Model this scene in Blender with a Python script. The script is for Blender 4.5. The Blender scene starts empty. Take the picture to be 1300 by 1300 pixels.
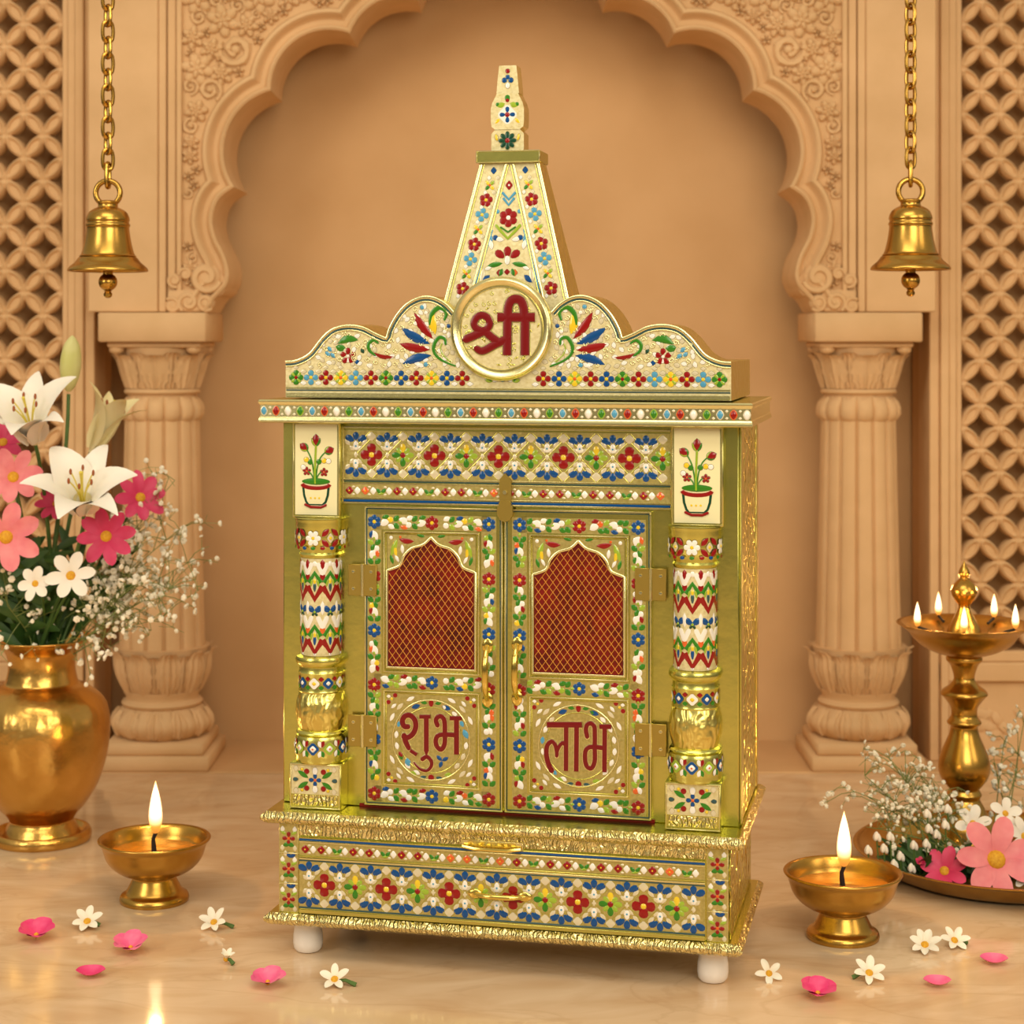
import bpy, bmesh, math, random
from mathutils import Vector, Matrix
from mathutils.geometry import tessellate_polygon

sc = bpy.context.scene
COL = sc.collection
R = math.radians
PI = math.pi

# ------------------------------------------------------------------ camera
FPX, HORIZON, CAM_H = 2400.0, 425.0, 0.7835          # focal length in px of the 1300 px frame
cam_d = bpy.data.cameras.new('camera')
cam_d.sensor_width = 36.0
cam_d.lens = FPX / 1300.0 * 36.0
cam_d.shift_y = -(650.0 - HORIZON) / 1300.0
cam_d.clip_start, cam_d.clip_end = 0.05, 60
cam_d.dof.use_dof = True
cam_d.dof.focus_distance = 2.34
cam_d.dof.aperture_fstop = 6.3
cam = bpy.data.objects.new('camera', cam_d)
COL.objects.link(cam)
cam.location = (0, 0, CAM_H)
cam.rotation_euler = (R(90), 0, 0)
sc.camera = cam

# ------------------------------------------------------------------ world, lights, exposure
w = bpy.data.worlds.new('world')
sc.world = w
w.use_nodes = True
nt = w.node_tree
nt.nodes.clear()
wo = nt.nodes.new('ShaderNodeOutputWorld')
bg = nt.nodes.new('ShaderNodeBackground')
tc = nt.nodes.new('ShaderNodeTexCoord')
sx = nt.nodes.new('ShaderNodeSeparateXYZ')
mr = nt.nodes.new('ShaderNodeMapRange')
cr = nt.nodes.new('ShaderNodeValToRGB')
nt.links.new(tc.outputs['Generated'], sx.inputs[0])
nt.links.new(sx.outputs['Z'], mr.inputs['Value'])
mr.inputs['From Min'].default_value = -1
mr.inputs['From Max'].default_value = 1
nt.links.new(mr.outputs[0], cr.inputs[0])
el = cr.color_ramp.elements
el[0].position = 0.0; el[0].color = (0.05, 0.035, 0.02, 1)
el[1].position = 1.0; el[1].color = (1.0, 0.88, 0.66, 1)
e = el.new(0.47); e.color = (0.17, 0.145, 0.09, 1)
e = el.new(0.60); e.color = (0.62, 0.55, 0.40, 1)
nt.links.new(cr.outputs[0], bg.inputs[0])
bg.inputs[1].default_value = 0.62
nt.links.new(bg.outputs[0], wo.inputs[0])


def area(name, loc, target, sx_, sy_, power, color):
    d = bpy.data.lights.new(name, 'AREA')
    d.shape = 'RECTANGLE'
    d.size, d.size_y = sx_, sy_
    d.energy = power
    d.color = color
    o = bpy.data.objects.new(name, d)
    COL.objects.link(o)
    o.location = loc
    o.rotation_euler = (Vector(target) - Vector(loc)).to_track_quat('-Z', 'Y').to_euler()
    return o


area('overhead_key_light', (-0.25, 0.9, 2.75), (0, 3.1, 0.55), 2.2, 1.1, 31, (1.0, 0.88, 0.68))  # unseen overhead key, added to light the wall and shrine
area('front_light', (0.8, -0.5, 1.75), (0, 3.4, 0.30), 1.7, 1.2, 44, (1.0, 0.88, 0.68))  # unseen area light, added to brighten the niche and columns
area('left_fill_light', (-2.3, 0.5, 1.5), (0.1, 2.8, 0.5), 0.9, 1.3, 24, (1.0, 0.90, 0.74))  # unseen fill added for the left side, no real window there
area('side_light', (2.4, 0.9, 1.6), (0.0, 2.8, 0.6), 0.8, 1.2, 10, (1.0, 0.82, 0.6))

vs = sc.view_settings
vs.view_transform = 'Standard'
vs.look = 'None'
vs.exposure = 0.0
vs.gamma = 1.0
vs.use_curve_mapping = False
sc.cycles.max_bounces = 8
sc.cycles.diffuse_bounces = 3
sc.cycles.glossy_bounces = 4
sc.cycles.sample_clamp_indirect = 4.0
sc.cycles.caustics_reflective = False
sc.cycles.caustics_refractive = False


# ------------------------------------------------------------------ materials
MATS = {}


def mat(name, col, rough=0.5, metal=0.0, noise=None, bump=None, coat=0.0, spec=0.5, sss=0.0, trans=0.0):
    """noise = (scale, second colour, detail); bump = list of (kind, scale, strength, distance)"""
    m = bpy.data.materials.new(name)
    m.use_nodes = True
    t = m.node_tree
    b = t.nodes['Principled BSDF']
    b.inputs['Base Color'].default_value = (*col, 1)
    b.inputs['Roughness'].default_value = rough
    b.inputs['Metallic'].default_value = metal
    b.inputs['Specular IOR Level'].default_value = spec
    b.inputs['Coat Weight'].default_value = coat
    b.inputs['Coat Roughness'].default_value = 0.08
    if sss:
        b.inputs['Subsurface Weight'].default_value = sss
        b.inputs['Subsurface Radius'].default_value = (0.01, 0.006, 0.004)
    if trans:
        b.inputs['Transmission Weight'].default_value = trans
    c = t.nodes.new('ShaderNodeTexCoord')
    if noise:
        n = t.nodes.new('ShaderNodeTexNoise')
        n.inputs['Scale'].default_value = noise[0]
        n.inputs['Detail'].default_value = noise[2]
        t.links.new(c.outputs['Object'], n.inputs['Vector'])
        mx = t.nodes.new('ShaderNodeMix')
        mx.data_type = 'RGBA'
        rmp = t.nodes.new('ShaderNodeMapRange')
        rmp.inputs['From Min'].default_value = 0.3
        rmp.inputs['From Max'].default_value = 0.7
        t.links.new(n.outputs['Fac'], rmp.inputs['Value'])
        t.links.new(rmp.outputs[0], mx.inputs['Factor'])
        mx.inputs['A'].default_value = (*col, 1)
        mx.inputs['B'].default_value = (*noise[1], 1)
        t.links.new(mx.outputs['Result'], b.inputs['Base Color'])
    prev = None
    for kind, scale, strength, dist in (bump or []):
        if kind == 'noise':
            n = t.nodes.new('ShaderNodeTexNoise')
            n.inputs['Detail'].default_value = 3
            out = 'Fac'
        elif kind == 'voronoi':
            n = t.nodes.new('ShaderNodeTexVoronoi')
            n.feature = 'SMOOTH_F1'
            out = 'Distance'
        elif kind == 'crackle':
            n = t.nodes.new('ShaderNodeTexVoronoi')
            n.feature = 'DISTANCE_TO_EDGE'
            out = 'Distance'
        else:
            n = t.nodes.new('ShaderNodeTexWave')
            n.inputs['Distortion'].default_value = 9
            n.inputs['Detail'].default_value = 2
            n.inputs['Detail Scale'].default_value = 1.2
            out = 'Fac'
        n.inputs['Scale'].default_value = scale
        t.links.new(c.outputs['Object'], n.inputs['Vector'])
        bp = t.nodes.new('ShaderNodeBump')
        bp.inputs['Strength'].default_value = strength
        bp.inputs['Distance'].default_value = dist
        t.links.new(n.outputs[out], bp.inputs['Height'])
        if prev:
            t.links.new(prev.outputs[0], bp.inputs['Normal'])
        prev = bp
    if prev:
        t.links.new(prev.outputs[0], b.inputs['Normal'])
    MATS[name] = m
    return m


STONE = mat('sandstone', (0.74, 0.482, 0.258), 0.75, noise=(12, (0.66, 0.42, 0.212), 7),
            bump=[('noise', 60, 0.12, 0.004)], spec=0.25)
STONE_BACK = mat('plaster_niche', (0.70, 0.435, 0.220), 0.85, noise=(5, (0.62, 0.37, 0.175), 8),
                 bump=[('noise', 40, 0.08, 0.004)], spec=0.15)
STONE_DARK = mat('sandstone_shade', (0.50, 0.30, 0.155), 0.85, noise=(8, (0.43, 0.25, 0.12), 5), spec=0.15)
GOLD = mat('gold_foil', (0.70, 0.645, 0.175), 0.25, 1.0, noise=(14, (0.58, 0.57, 0.155), 4),
           bump=[('noise', 35, 0.10, 0.004)])
GOLDL = mat('gold_foil_bright', (0.84, 0.77, 0.40), 0.26, 1.0, bump=[('noise', 120, 0.08, 0.002)])
GOLDE = mat('gold_embossed', (0.76, 0.64, 0.19), 0.28, 1.0,
            bump=[('wave', 34, 0.30, 0.003), ('voronoi', 110, 0.4, 0.003)])
GOLDS = mat('gold_embossed_side', (0.72, 0.62, 0.15), 0.24, 1.0,
            bump=[('wave', 22, 0.8, 0.006), ('voronoi', 70, 0.8, 0.006)])
GROUND2 = mat('golden_ground', (0.62, 0.53, 0.20), 0.36, 0.75, noise=(260, (0.46, 0.39, 0.12), 2), bump=[('noise', 260, 0.25, 0.002)])
GROUND = mat('champagne_ground', (0.79, 0.715, 0.43), 0.42, 0.32, noise=(220, (0.63, 0.54, 0.26), 2), bump=[('noise', 260, 0.25, 0.002)])
GOLDB = mat('gold_embossed_bright', (0.86, 0.74, 0.34), 0.25, 1.0,
            bump=[('wave', 60, 0.7, 0.003), ('voronoi', 150, 0.7, 0.003)])
CREAM = mat('cream_enamel', (0.72, 0.65, 0.45), 0.28, 0.25, coat=0.4)
WHITE = mat('white_enamel', (0.84, 0.82, 0.76), 0.22, 0.0, coat=0.6)
PLAQ = mat('ivory_enamel', (0.82, 0.76, 0.45), 0.35, 0.0, coat=0.3)
RED = mat('red_enamel', (0.27, 0.005, 0.005), 0.24, 0.0, coat=0.2, spec=0.35)
REDL = mat('red_letter_enamel', (0.17, 0.002, 0.004), 0.3, 0.0, coat=0.2, spec=0.35)
ORANGE = mat('orange_enamel', (0.70, 0.12, 0.015), 0.2, 0.0, coat=0.7)
BLUE = mat('blue_enamel', (0.003, 0.065, 0.24), 0.24, 0.0, coat=0.2, spec=0.35)
LBLUE = mat('sky_blue_enamel', (0.08, 0.32, 0.52), 0.24, 0.0, coat=0.2, spec=0.35)
GREEN = mat('green_enamel', (0.035, 0.20, 0.012), 0.24, 0.0, coat=0.2, spec=0.35)
LGREEN = mat('lime_enamel', (0.30, 0.44, 0.03), 0.2, 0.0, coat=0.6)
DGREEN = mat('dark_green_enamel', (0.008, 0.06, 0.03), 0.24, 0.0, coat=0.2, spec=0.35)
TEAL = mat('teal_line_enamel', (0.03, 0.09, 0.10), 0.3, 0.2, coat=0.5)
YELLOW = mat('yellow_enamel', (0.78, 0.56, 0.02), 0.2, 0.0, coat=0.6)
REDMESH = mat('red_backing', (0.07, 0.003, 0.002), 0.4, 0.0, noise=(40, (0.20, 0.006, 0.003), 3), spec=0.3)
WIRE = mat('gold_wire', (0.85, 0.42, 0.07), 0.4, 0.5)
BRASSP = mat('brushed_brass', (0.50, 0.37, 0.09), 0.36, 1.0, bump=[('noise', 90, 0.1, 0.002)])
CERAMIC = mat('white_ceramic', (0.86, 0.82, 0.78), 0.22, 0.0, coat=0.5)
BRASS = mat('old_brass', (0.56, 0.33, 0.075), 0.27, 1.0, noise=(30, (0.46, 0.26, 0.05), 4),
            bump=[('noise', 40, 0.06, 0.003)])
BRASSV = mat('vase_brass', (0.70, 0.42, 0.12), 0.27, 1.0, noise=(14, (0.55, 0.31, 0.07), 5),
             bump=[('noise', 24, 0.30, 0.01)])
OIL = mat('lamp_oil', (0.62, 0.20, 0.015), 0.08, 0.0, coat=0.3)
WICK = mat('burnt_wick', (0.015, 0.01, 0.008), 0.9)
LEAF = mat('leaf_green', (0.026, 0.075, 0.012), 0.5, noise=(30, (0.055, 0.13, 0.02), 3))
STEM = mat('stem_green', (0.10, 0.19, 0.04), 0.5, noise=(40, (0.06, 0.13, 0.025), 2))
STEML = mat('fine_stem_green', (0.19, 0.23, 0.06), 0.6)
LILY = mat('lily_white', (0.88, 0.83, 0.74), 0.45, sss=0.15)
LILYS = mat('lily_cream', (0.80, 0.70, 0.36), 0.45, sss=0.12, noise=(16, (0.84, 0.76, 0.5), 2))
BUDM = mat('lily_bud_green', (0.56, 0.55, 0.17), 0.45, noise=(26, (0.70, 0.66, 0.32), 2))
STAMEN = mat('stamen_yellow', (0.74, 0.60, 0.08), 0.5)
ANTHER = mat('anther_rust', (0.32, 0.08, 0.015), 0.7)
PINKL = mat('petal_light_pink', (0.84, 0.27, 0.28), 0.5, sss=0.1, noise=(45, (0.76, 0.17, 0.21), 2))
PINKD = mat('petal_deep_pink', (0.68, 0.035, 0.14), 0.5, sss=0.08, noise=(45, (0.58, 0.02, 0.095), 2))
PINKF = mat('petal_magenta', (0.72, 0.028, 0.16), 0.5, sss=0.1, noise=(60, (0.78, 0.09, 0.24), 2))
PINKM = mat('petal_rose', (0.80, 0.10, 0.26), 0.5, sss=0.1, noise=(60, (0.84, 0.20, 0.34), 2))
DAISYC = mat('flower_centre', (0.76, 0.42, 0.02), 0.7, noise=(300, (0.62, 0.27, 0.01), 2))
JASM = mat('petal_cream_white', (0.86, 0.80, 0.66), 0.5, sss=0.1)
WHITEP = mat('petal_white', (0.86, 0.80, 0.70), 0.5, sss=0.1)
BREATH = mat('tiny_blossom_white', (0.92, 0.86, 0.70), 0.6)


def marble():
    m = mat('polished_marble', (0.70, 0.47, 0.29), 0.095, spec=0.5)
    t = m.node_tree
    b = t.nodes['Principled BSDF']
    c = t.nodes.new('ShaderNodeTexCoord')
    n1 = t.nodes.new('ShaderNodeTexNoise'); n1.inputs['Scale'].default_value = 5.5; n1.inputs['Detail'].default_value = 9
    n1.inputs['Distortion'].default_value = 1.2
    mp = t.nodes.new('ShaderNodeMapping'); mp.inputs['Scale'].default_value = (1.0, 2.0, 1)
    t.links.new(c.outputs['Object'], mp.inputs[0]); t.links.new(mp.outputs[0], n1.inputs['Vector'])
    r1 = t.nodes.new('ShaderNodeValToRGB')
    r1.color_ramp.elements[0].position = 0.30; r1.color_ramp.elements[0].color = (0.66, 0.42, 0.23, 1)
    r1.color_ramp.elements[1].position = 0.72; r1.color_ramp.elements[1].color = (0.83, 0.61, 0.395, 1)
    t.links.new(n1.outputs['Fac'], r1.inputs[0])
    n2 = t.nodes.new('ShaderNodeTexNoise'); n2.inputs['Scale'].default_value = 3.2; n2.inputs['Detail'].default_value = 7
    n2.inputs['Distortion'].default_value = 2.0
    t.links.new(mp.outputs[0], n2.inputs['Vector'])
    r2 = t.nodes.new('ShaderNodeValToRGB')
    r2.color_ramp.elements[0].position = 0.475; r2.color_ramp.elements[0].color = (0, 0, 0, 1)
    r2.color_ramp.elements[1].position = 0.53; r2.color_ramp.elements[1].color = (0, 0, 0, 1)
    e2 = r2.color_ramp.elements.new(0.502); e2.color = (1, 1, 1, 1)
    t.links.new(n2.outputs['Fac'], r2.inputs[0])
    mx = t.nodes.new('ShaderNodeMix'); mx.data_type = 'RGBA'
    sc_ = t.nodes.new('ShaderNodeMath'); sc_.operation = 'MULTIPLY'; sc_.inputs[1].default_value = 0.20
    t.links.new(r2.outputs[0], sc_.inputs[0]); t.links.new(sc_.outputs[0], mx.inputs['Factor'])
    t.links.new(r1.outputs[0], mx.inputs['A'])
    mx.inputs['B'].default_value = (0.47, 0.26, 0.12, 1)
    t.links.new(mx.outputs['Result'], b.inputs['Base Color'])
    return m


MARBLE = marble()


def flame_mat():
    m = bpy.data.materials.new('flame')
    m.use_nodes = True
    t = m.node_tree
    t.nodes.clear()
    o = t.nodes.new('ShaderNodeOutputMaterial')
    e = t.nodes.new('ShaderNodeEmission')
    c = t.nodes.new('ShaderNodeTexCoord')
    s = t.nodes.new('ShaderNodeSeparateXYZ')
    r = t.nodes.new('ShaderNodeValToRGB')
    t.links.new(c.outputs['Generated'], s.inputs[0])
    t.links.new(s.outputs['Z'], r.inputs[0])
    E_ = r.color_ramp.elements
    E_[0].position = 0.0; E_[0].color = (0.10, 0.03, 0.006, 1)
    E_[1].position = 1.0; E_[1].color = (1.0, 0.55, 0.16, 1)
    x = E_.new(0.17); x.color = (0.42, 0.15, 0.02, 1)
    x = E_.new(0.36); x.color = (1.0, 0.72, 0.36, 1)
    x = E_.new(0.80); x.color = (1.0, 0.84, 0.52, 1)
    lw = t.nodes.new('ShaderNodeLayerWeight')
    lw.inputs['Blend'].default_value = 0.35
    mx = t.nodes.new('ShaderNodeMix'); mx.data_type = 'RGBA'
    t.links.new(lw.outputs['Facing'], mx.inputs['Factor'])
    t.links.new(r.outputs[0], mx.inputs['A'])
    mx.inputs['B'].default_value = (0.42, 0.13, 0.015, 1)
    t.links.new(mx.outputs['Result'], e.inputs[0])
    e.inputs[1].default_value = 3.6
    t.links.new(e.outputs[0], o.inputs[0])
    return m


FLAME = flame_mat()


# ------------------------------------------------------------------ mesh helpers
def flame_light(parent, loc, power):
    d = bpy.data.lights.new('flame_light', 'POINT')
    d.energy = power
    d.color = (1.0, 0.58, 0.22)
    d.shadow_soft_size = 0.007
    o = bpy.data.objects.new('flame_light', d)
    COL.objects.link(o)
    o.parent = parent
    o.location = loc


class MB:
    def __init__(self):
        self.v, self.f, self.fm, self.mats = [], [], [], []

    def mi(self, m):
        if m not in self.mats:
            self.mats.append(m)
        return self.mats.index(m)

    def add(self, verts, faces, m):
        b = len(self.v)
        self.v.extend([tuple(p) for p in verts])
        k = self.mi(m)
        for f in faces:
            self.f.append(tuple(i + b for i in f))
            self.fm.append(k)

    def build(self, name, parent=None, scale=1.0, smooth=True, angle=38, loc=None, recalc=True):
        me = bpy.data.meshes.new(name)
        me.from_pydata([(x * scale, y * scale, z * scale) for x, y, z in self.v], [], self.f)
        for m in self.mats:
            me.materials.append(m)
        me.polygons.foreach_set('material_index', self.fm)
        if recalc:
            bm = bmesh.new()
            bm.from_mesh(me)
            bmesh.ops.recalc_face_normals(bm, faces=bm.faces)
            bm.to_mesh(me)
            bm.free()
        me.polygons.foreach_set('use_smooth', [smooth] * len(me.polygons))
        if smooth:
            me.set_sharp_from_angle(angle=R(angle))
        me.update()
        o = bpy.data.objects.new(name, me)
        COL.objects.link(o)
        if parent:
            o.parent = parent
        if loc:
            o.location = loc
        return o

    def box(self, x0, x1, y0, y1, z0, z1, m, b=0.0):
        if b <= 0:
            vs_ = [(x, y, z) for z in (z0, z1) for y in (y0, y1) for x in (x0, x1)]
            self.add(vs_, [(0, 1, 3, 2), (4, 6, 7, 5), (0, 4, 5, 1), (2, 3, 7, 6), (0, 2, 6, 4), (1, 5, 7, 3)], m)
            return
        lo, hi = (x0, y0, z0), (x1, y1, z1)
        idx, vs_ = {}, []
        for s in [(i, j, k) for i in (0, 1) for j in (0, 1) for k in (0, 1)]:
            for a in range(3):
                p = []
                for c in range(3):
                    q = hi[c] if s[c] else lo[c]
                    if c != a:
                        q += -b if s[c] else b
                    p.append(q)
                idx[(s, a)] = len(vs_)
                vs_.append(p)
        fs = []
        for a in range(3):
            o1, o2 = [c for c in range(3) if c != a]
            for sa in (0, 1):
                q = []
                for s1, s2 in ((0, 0), (1, 0), (1, 1), (0, 1)):
                    s = [0, 0, 0]; s[a] = sa; s[o1] = s1; s[o2] = s2
                    q.append(idx[(tuple(s), a)])
                fs.append(q)
            for s1 in (0, 1):                                  # edges along axis a
                for s2 in (0, 1):
                    s = [0, 0, 0]; s[o1] = s1; s[o2] = s2
                    t = list(s); t[a] = 1
                    s, t = tuple(s), tuple(t)
                    fs.append([idx[(s, o1)], idx[(s, o2)], idx[(t, o2)], idx[(t, o1)]])
        for s in [(i, j, k) for i in (0, 1) for j in (0, 1) for k in (0, 1)]:
            fs.append([idx[(s, 0)], idx[(s, 1)], idx[(s, 2)]])
        self.add(vs_, fs, m)

    def slab(self, x0, x1, y0, y1, prof, m, mtop=None):
        """rectangular mitred slab; prof = [(inset, z)...] from the bottom to the top"""
        vs_, fs = [], []
        for ins, z in prof:
            vs_ += [(x0 + ins, y0 + ins, z), (x1 - ins, y0 + ins, z), (x1 - ins, y1 - ins, z), (x0 + ins, y1 - ins, z)]
        for k in range(len(prof) - 1):
            for i in range(4):
                j = (i + 1) % 4
                fs.append((4 * k + i, 4 * k + j, 4 * k + 4 + j, 4 * k + 4 + i))
        fs.append((0, 3, 2, 1))
        self.add(vs_, fs, m)
        n = 4 * (len(prof) - 1)
        self.add(vs_[n:], [(0, 1, 2, 3)], mtop or m)

    def lathe(self, prof, n, m, c=(0, 0, 0), fn=None, cap=True, mfn=None):
        """prof = [(r, z)]; fn(phi, k, r, z) -> r"""
        vs_, fs = [], []
        for k, (r, z) in enumerate(prof):
            for i in range(n):
                a = 2 * PI * i / n
                rr = fn(a, k, r, z) if fn else r
                vs_.append((c[0] + rr * math.cos(a), c[1] + rr * math.sin(a), c[2] + z))
        for k in range(len(prof) - 1):
            for i in range(n):
                j = (i + 1) % n
                fs.append((k * n + i, k * n + j, k * n + n + j, k * n + n + i))
        if cap:
            if prof[0][0] > 1e-6:
                fs.append(tuple(range(n - 1, -1, -1)))
            if prof[-1][0] > 1e-6:
                fs.append(tuple(range((len(prof) - 1) * n, len(prof) * n)))
        self.add(vs_, fs, m)

    def tube(self, pts, rad, m, n=8, closed=False, cap=True, flat=None):
        P = [Vector(p) for p in pts]
        L = len(P)
        rs = rad if isinstance(rad, (list, tuple)) else [rad] * L
        ref = None
        vs_, fs = [], []
        for i in range(L):
            a = P[(i - 1) % L] if (closed or i > 0) else P[i]
            b = P[(i + 1) % L] if (closed or i < L - 1) else P[i]
            t = (b - a).normalized()
            if ref is None:
                ref = Vector((0, 0, 1)) if abs(t.z) < 0.9 else Vector((1, 0, 0))
            u = (ref - t * ref.dot(t)).normalized()
            ref = u
            q = t.cross(u)
            for k in range(n):
                an = 2 * PI * k / n
                vs_.append(P[i] + (u * math.cos(an) + q * math.sin(an)) * rs[i])
        for i in range(L if closed else L - 1):
            j = (i + 1) % L
            for k in range(n):
                l = (k + 1) % n
                fs.append((i * n + k, i * n + l, j * n + l, j * n + k))
        if cap and not closed:
            fs.append(tuple(range(n - 1, -1, -1)))
            fs.append(tuple(range((L - 1) * n, L * n)))
        self.add(vs_, fs, m)

    def prism(self, pts, y0, y1, m, mside=None, bev=0.0):
        """outline in x,z extruded along y (y0 = front)"""
        n = len(pts)
        tris = tessellate_polygon([[Vector((p[0], p[1], 0)) for p in pts]])
        fr = [(x, y0, z) for x, z in pts]
        bk = [(x, y1, z) for x, z in pts]
        self.add(fr, tris, m)
        self.add(bk, tris, mside or m)
        self.add(fr + bk, [(i, (i + 1) % n, n + (i + 1) % n, n + i) for i in range(n)], mside or m)

    def ball(self, c, rx, ry, rz, m, n=10, k=6, rot=None):
        vs_, fs = [], []
        for j in range(k + 1):
            th = PI * j / k
            for i in range(n):
                a = 2 * PI * i / n
                p = Vector((rx * math.sin(th) * math.cos(a), ry * math.sin(th) * math.sin(a), rz * math.cos(th)))
                if rot:
                    p = rot @ p
                vs_.append((c[0] + p.x, c[1] + p.y, c[2] + p.z))
        for j in range(k):
            for i in range(n):
                l = (i + 1) % n
                fs.append((j * n + i, j * n + l, j * n + n + l, j * n + n + i))
        self.add(vs_, fs, m)


def catmull(pts, n=6, closed=False):
    out = []
    P = [tuple(p) for p in pts]
    L = len(P)
    rng = range(L) if closed else range(L - 1)
    for i in rng:
        p0 = P[(i - 1) % L] if closed or i > 0 else P[i]
        p1, p2 = P[i], P[(i + 1) % L]
        p3 = P[(i + 2) % L] if closed or i + 2 < L else p2
        for k in range(n):
            t = k / n
            out.append(tuple(0.5 * (2 * b + (c - a) * t + (2 * a - 5 * b + 4 * c - d) * t * t + (3 * b - a - 3 * c + d) * t ** 3)
                             for a, b, c, d in zip(p0, p1, p2, p3)))
    if not closed:
        out.append(P[-1])
    return out


def empty(name, loc=(0, 0, 0), rz=0.0):
    o = bpy.data.objects.new(name, None)
    COL.objects.link(o)
    o.location = loc
    o.rotation_euler = (0, 0, rz)
    o.empty_display_size = 0.02
    return o


def tag(o, label, cat, group=None):
    o['label'] = label
    o['category'] = cat
    if group:
        o['group'] = group
    return o


def struct(o):
    o['kind'] = 'structure'
    return o


def W(px, py, d):
    """point of the place seen at a pixel of the 1300 px frame, d metres away from the camera"""
    return Vector(((px - 650) * d / FPX, d, CAM_H - (py - HORIZON) * d / FPX))


def G(px, py):
    """floor point seen at a pixel"""
    d = CAM_H * FPX / (py - HORIZON)
    return Vector(((px - 650) * d / FPX, d, 0))


# ------------------------------------------------------------------ the setting
FRONT, NICHE, JALI = 3.40, 3.64, 3.455
CX = 649.0                                             # axis of the arch


def ax(px, d=FRONT):
    return (px - 650) * d / FPX


def az(py, d=FRONT):
    return CAM_H - (py - HORIZON) * d / FPX


b = MB(); b.box(-2.6, 2.6, -0.6, 3.372, -0.06, 0, MARBLE); struct(b.build('floor'))
b = MB(); b.box(-2.6, 2.6, 3.374, 3.80, -0.06, 0.003, STONE_BACK, 0.002); struct(b.build('trim_1'))
b = MB(); b.box(-1.6, 1.6, NICHE, NICHE + 0.1, 0, 1.95, STONE_BACK); struct(b.build('wall_back'))
b = MB(); b.box(-1.6, 1.6, FRONT + 0.001, NICHE + 0.1, 1.95, 2.03, STONE); struct(b.build('niche_light_cap'))  # unseen cap over the niche, added to block light from above


# --- cusped arch: outline of one side, bottom to top, in metres on the wall's front plane
def circ3(a, m, c, n=22):
    (x1, y1), (x2, y2), (x3, y3) = a, m, c
    d = 2 * (x1 * (y2 - y3) + x2 * (y3 - y1) + x3 * (y1 - y2))
    ux = ((x1 ** 2 + y1 ** 2) * (y2 - y3) + (x2 ** 2 + y2 ** 2) * (y3 - y1) + (x3 ** 2 + y3 ** 2) * (y1 - y2)) / d
    uy = ((x1 ** 2 + y1 ** 2) * (x3 - x2) + (x2 ** 2 + y2 ** 2) * (x1 - x3) + (x3 ** 2 + y3 ** 2) * (x2 - x1)) / d
    r = math.hypot(x1 - ux, y1 - uy)
    a0, am, a1 = (math.atan2(p[1] - uy, p[0] - ux) for p in (a, m, c))

    def ccw(p, q):
        return (q - p) % (2 * PI)
    if ccw(a0, am) <= ccw(a0, a1):
        sp = ccw(a0, a1)
    else:
        sp = -ccw(a1, a0)
    return [(ux + r * math.cos(a0 + sp * i / n), uy + r * math.sin(a0 + sp * i / n)) for i in range(n + 1)]


def P(px, py):
    return (ax(px - (CX - 650)) , az(py))


segs = [
    [P(*q) for q in catmull([(262, 397), (272, 380), (287, 364), (291, 346), (285, 323), (274, 301), (270, 277), (278, 253), (298, 238)], 4)],
    circ3(P(298, 238), P(286, 175), P(344, 116)),
    circ3(P(344, 116), P(367, 59), P(444, 44)),
    circ3(P(444, 44), P(470, 9), P(529, -2)),
    [P(*q) for q in catmull([(529, -2), (545, -34), (585, -52), (622, -62), (649, -82)], 6)],
]


def offs(seg, d):
    n = len(seg)
    out = []
    for i in range(n):
        a, c = seg[max(0, i - 1)], seg[min(n - 1, i + 1)]
        tx, tz = c[0] - a[0], c[1] - a[1]
        l = math.hypot(tx, tz)
        out.append((seg[i][0] - tz / l * d, seg[i][1] + tx / l * d))
    return out


def ext(seg, l):
    a, c = seg[0], seg[1]
    k = math.hypot(c[0] - a[0], c[1] - a[1])
    p = (a[0] - (c[0] - a[0]) / k * l, a[1] - (c[1] - a[1]) / k * l)
    a, c = seg[-1], seg[-2]
    k = math.hypot(c[0] - a[0], c[1] - a[1])
    q = (a[0] - (c[0] - a[0]) / k * l, a[1] - (c[1] - a[1]) / k * l)
    return [p] + seg + [q]


def isect(A, B):
    best = None
    for i in range(len(A) - 1):
        for j in range(len(B) - 1):
            x1, y1 = A[i]; x2, y2 = A[i + 1]; x3, y3 = B[j]; x4, y4 = B[j + 1]
            d = (x2 - x1) * (y4 - y3) - (y2 - y1) * (x4 - x3)
            if abs(d) < 1e-14:
                continue
            t = ((x3 - x1) * (y4 - y3) - (y3 - y1) * (x4 - x3)) / d
            u = ((x3 - x1) * (y2 - y1) - (y3 - y1) * (x2 - x1)) / d
            if 0 <= t <= 1 and 0 <= u <= 1:
                best = (i, t, j, u, (x1 + (x2 - x1) * t, y1 + (y2 - y1) * t))
    return best


def resample(pl, n):
    d = [0]
    for a, c in zip(pl, pl[1:]):
        d.append(d[-1] + math.hypot(c[0] - a[0], c[1] - a[1]))
    out = []
    k = 0
    for i in range(n + 1):
        t = d[-1] * i / n
        while k < len(d) - 2 and d[k + 1] < t:
            k += 1
        s = (t - d[k]) / max(1e-12, d[k + 1] - d[k])
        out.append((pl[k][0] + (pl[k + 1][0] - pl[k][0]) * s, pl[k][1] + (pl[k + 1][1] - pl[k][1]) * s))
    return out


NS = 26


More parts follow.
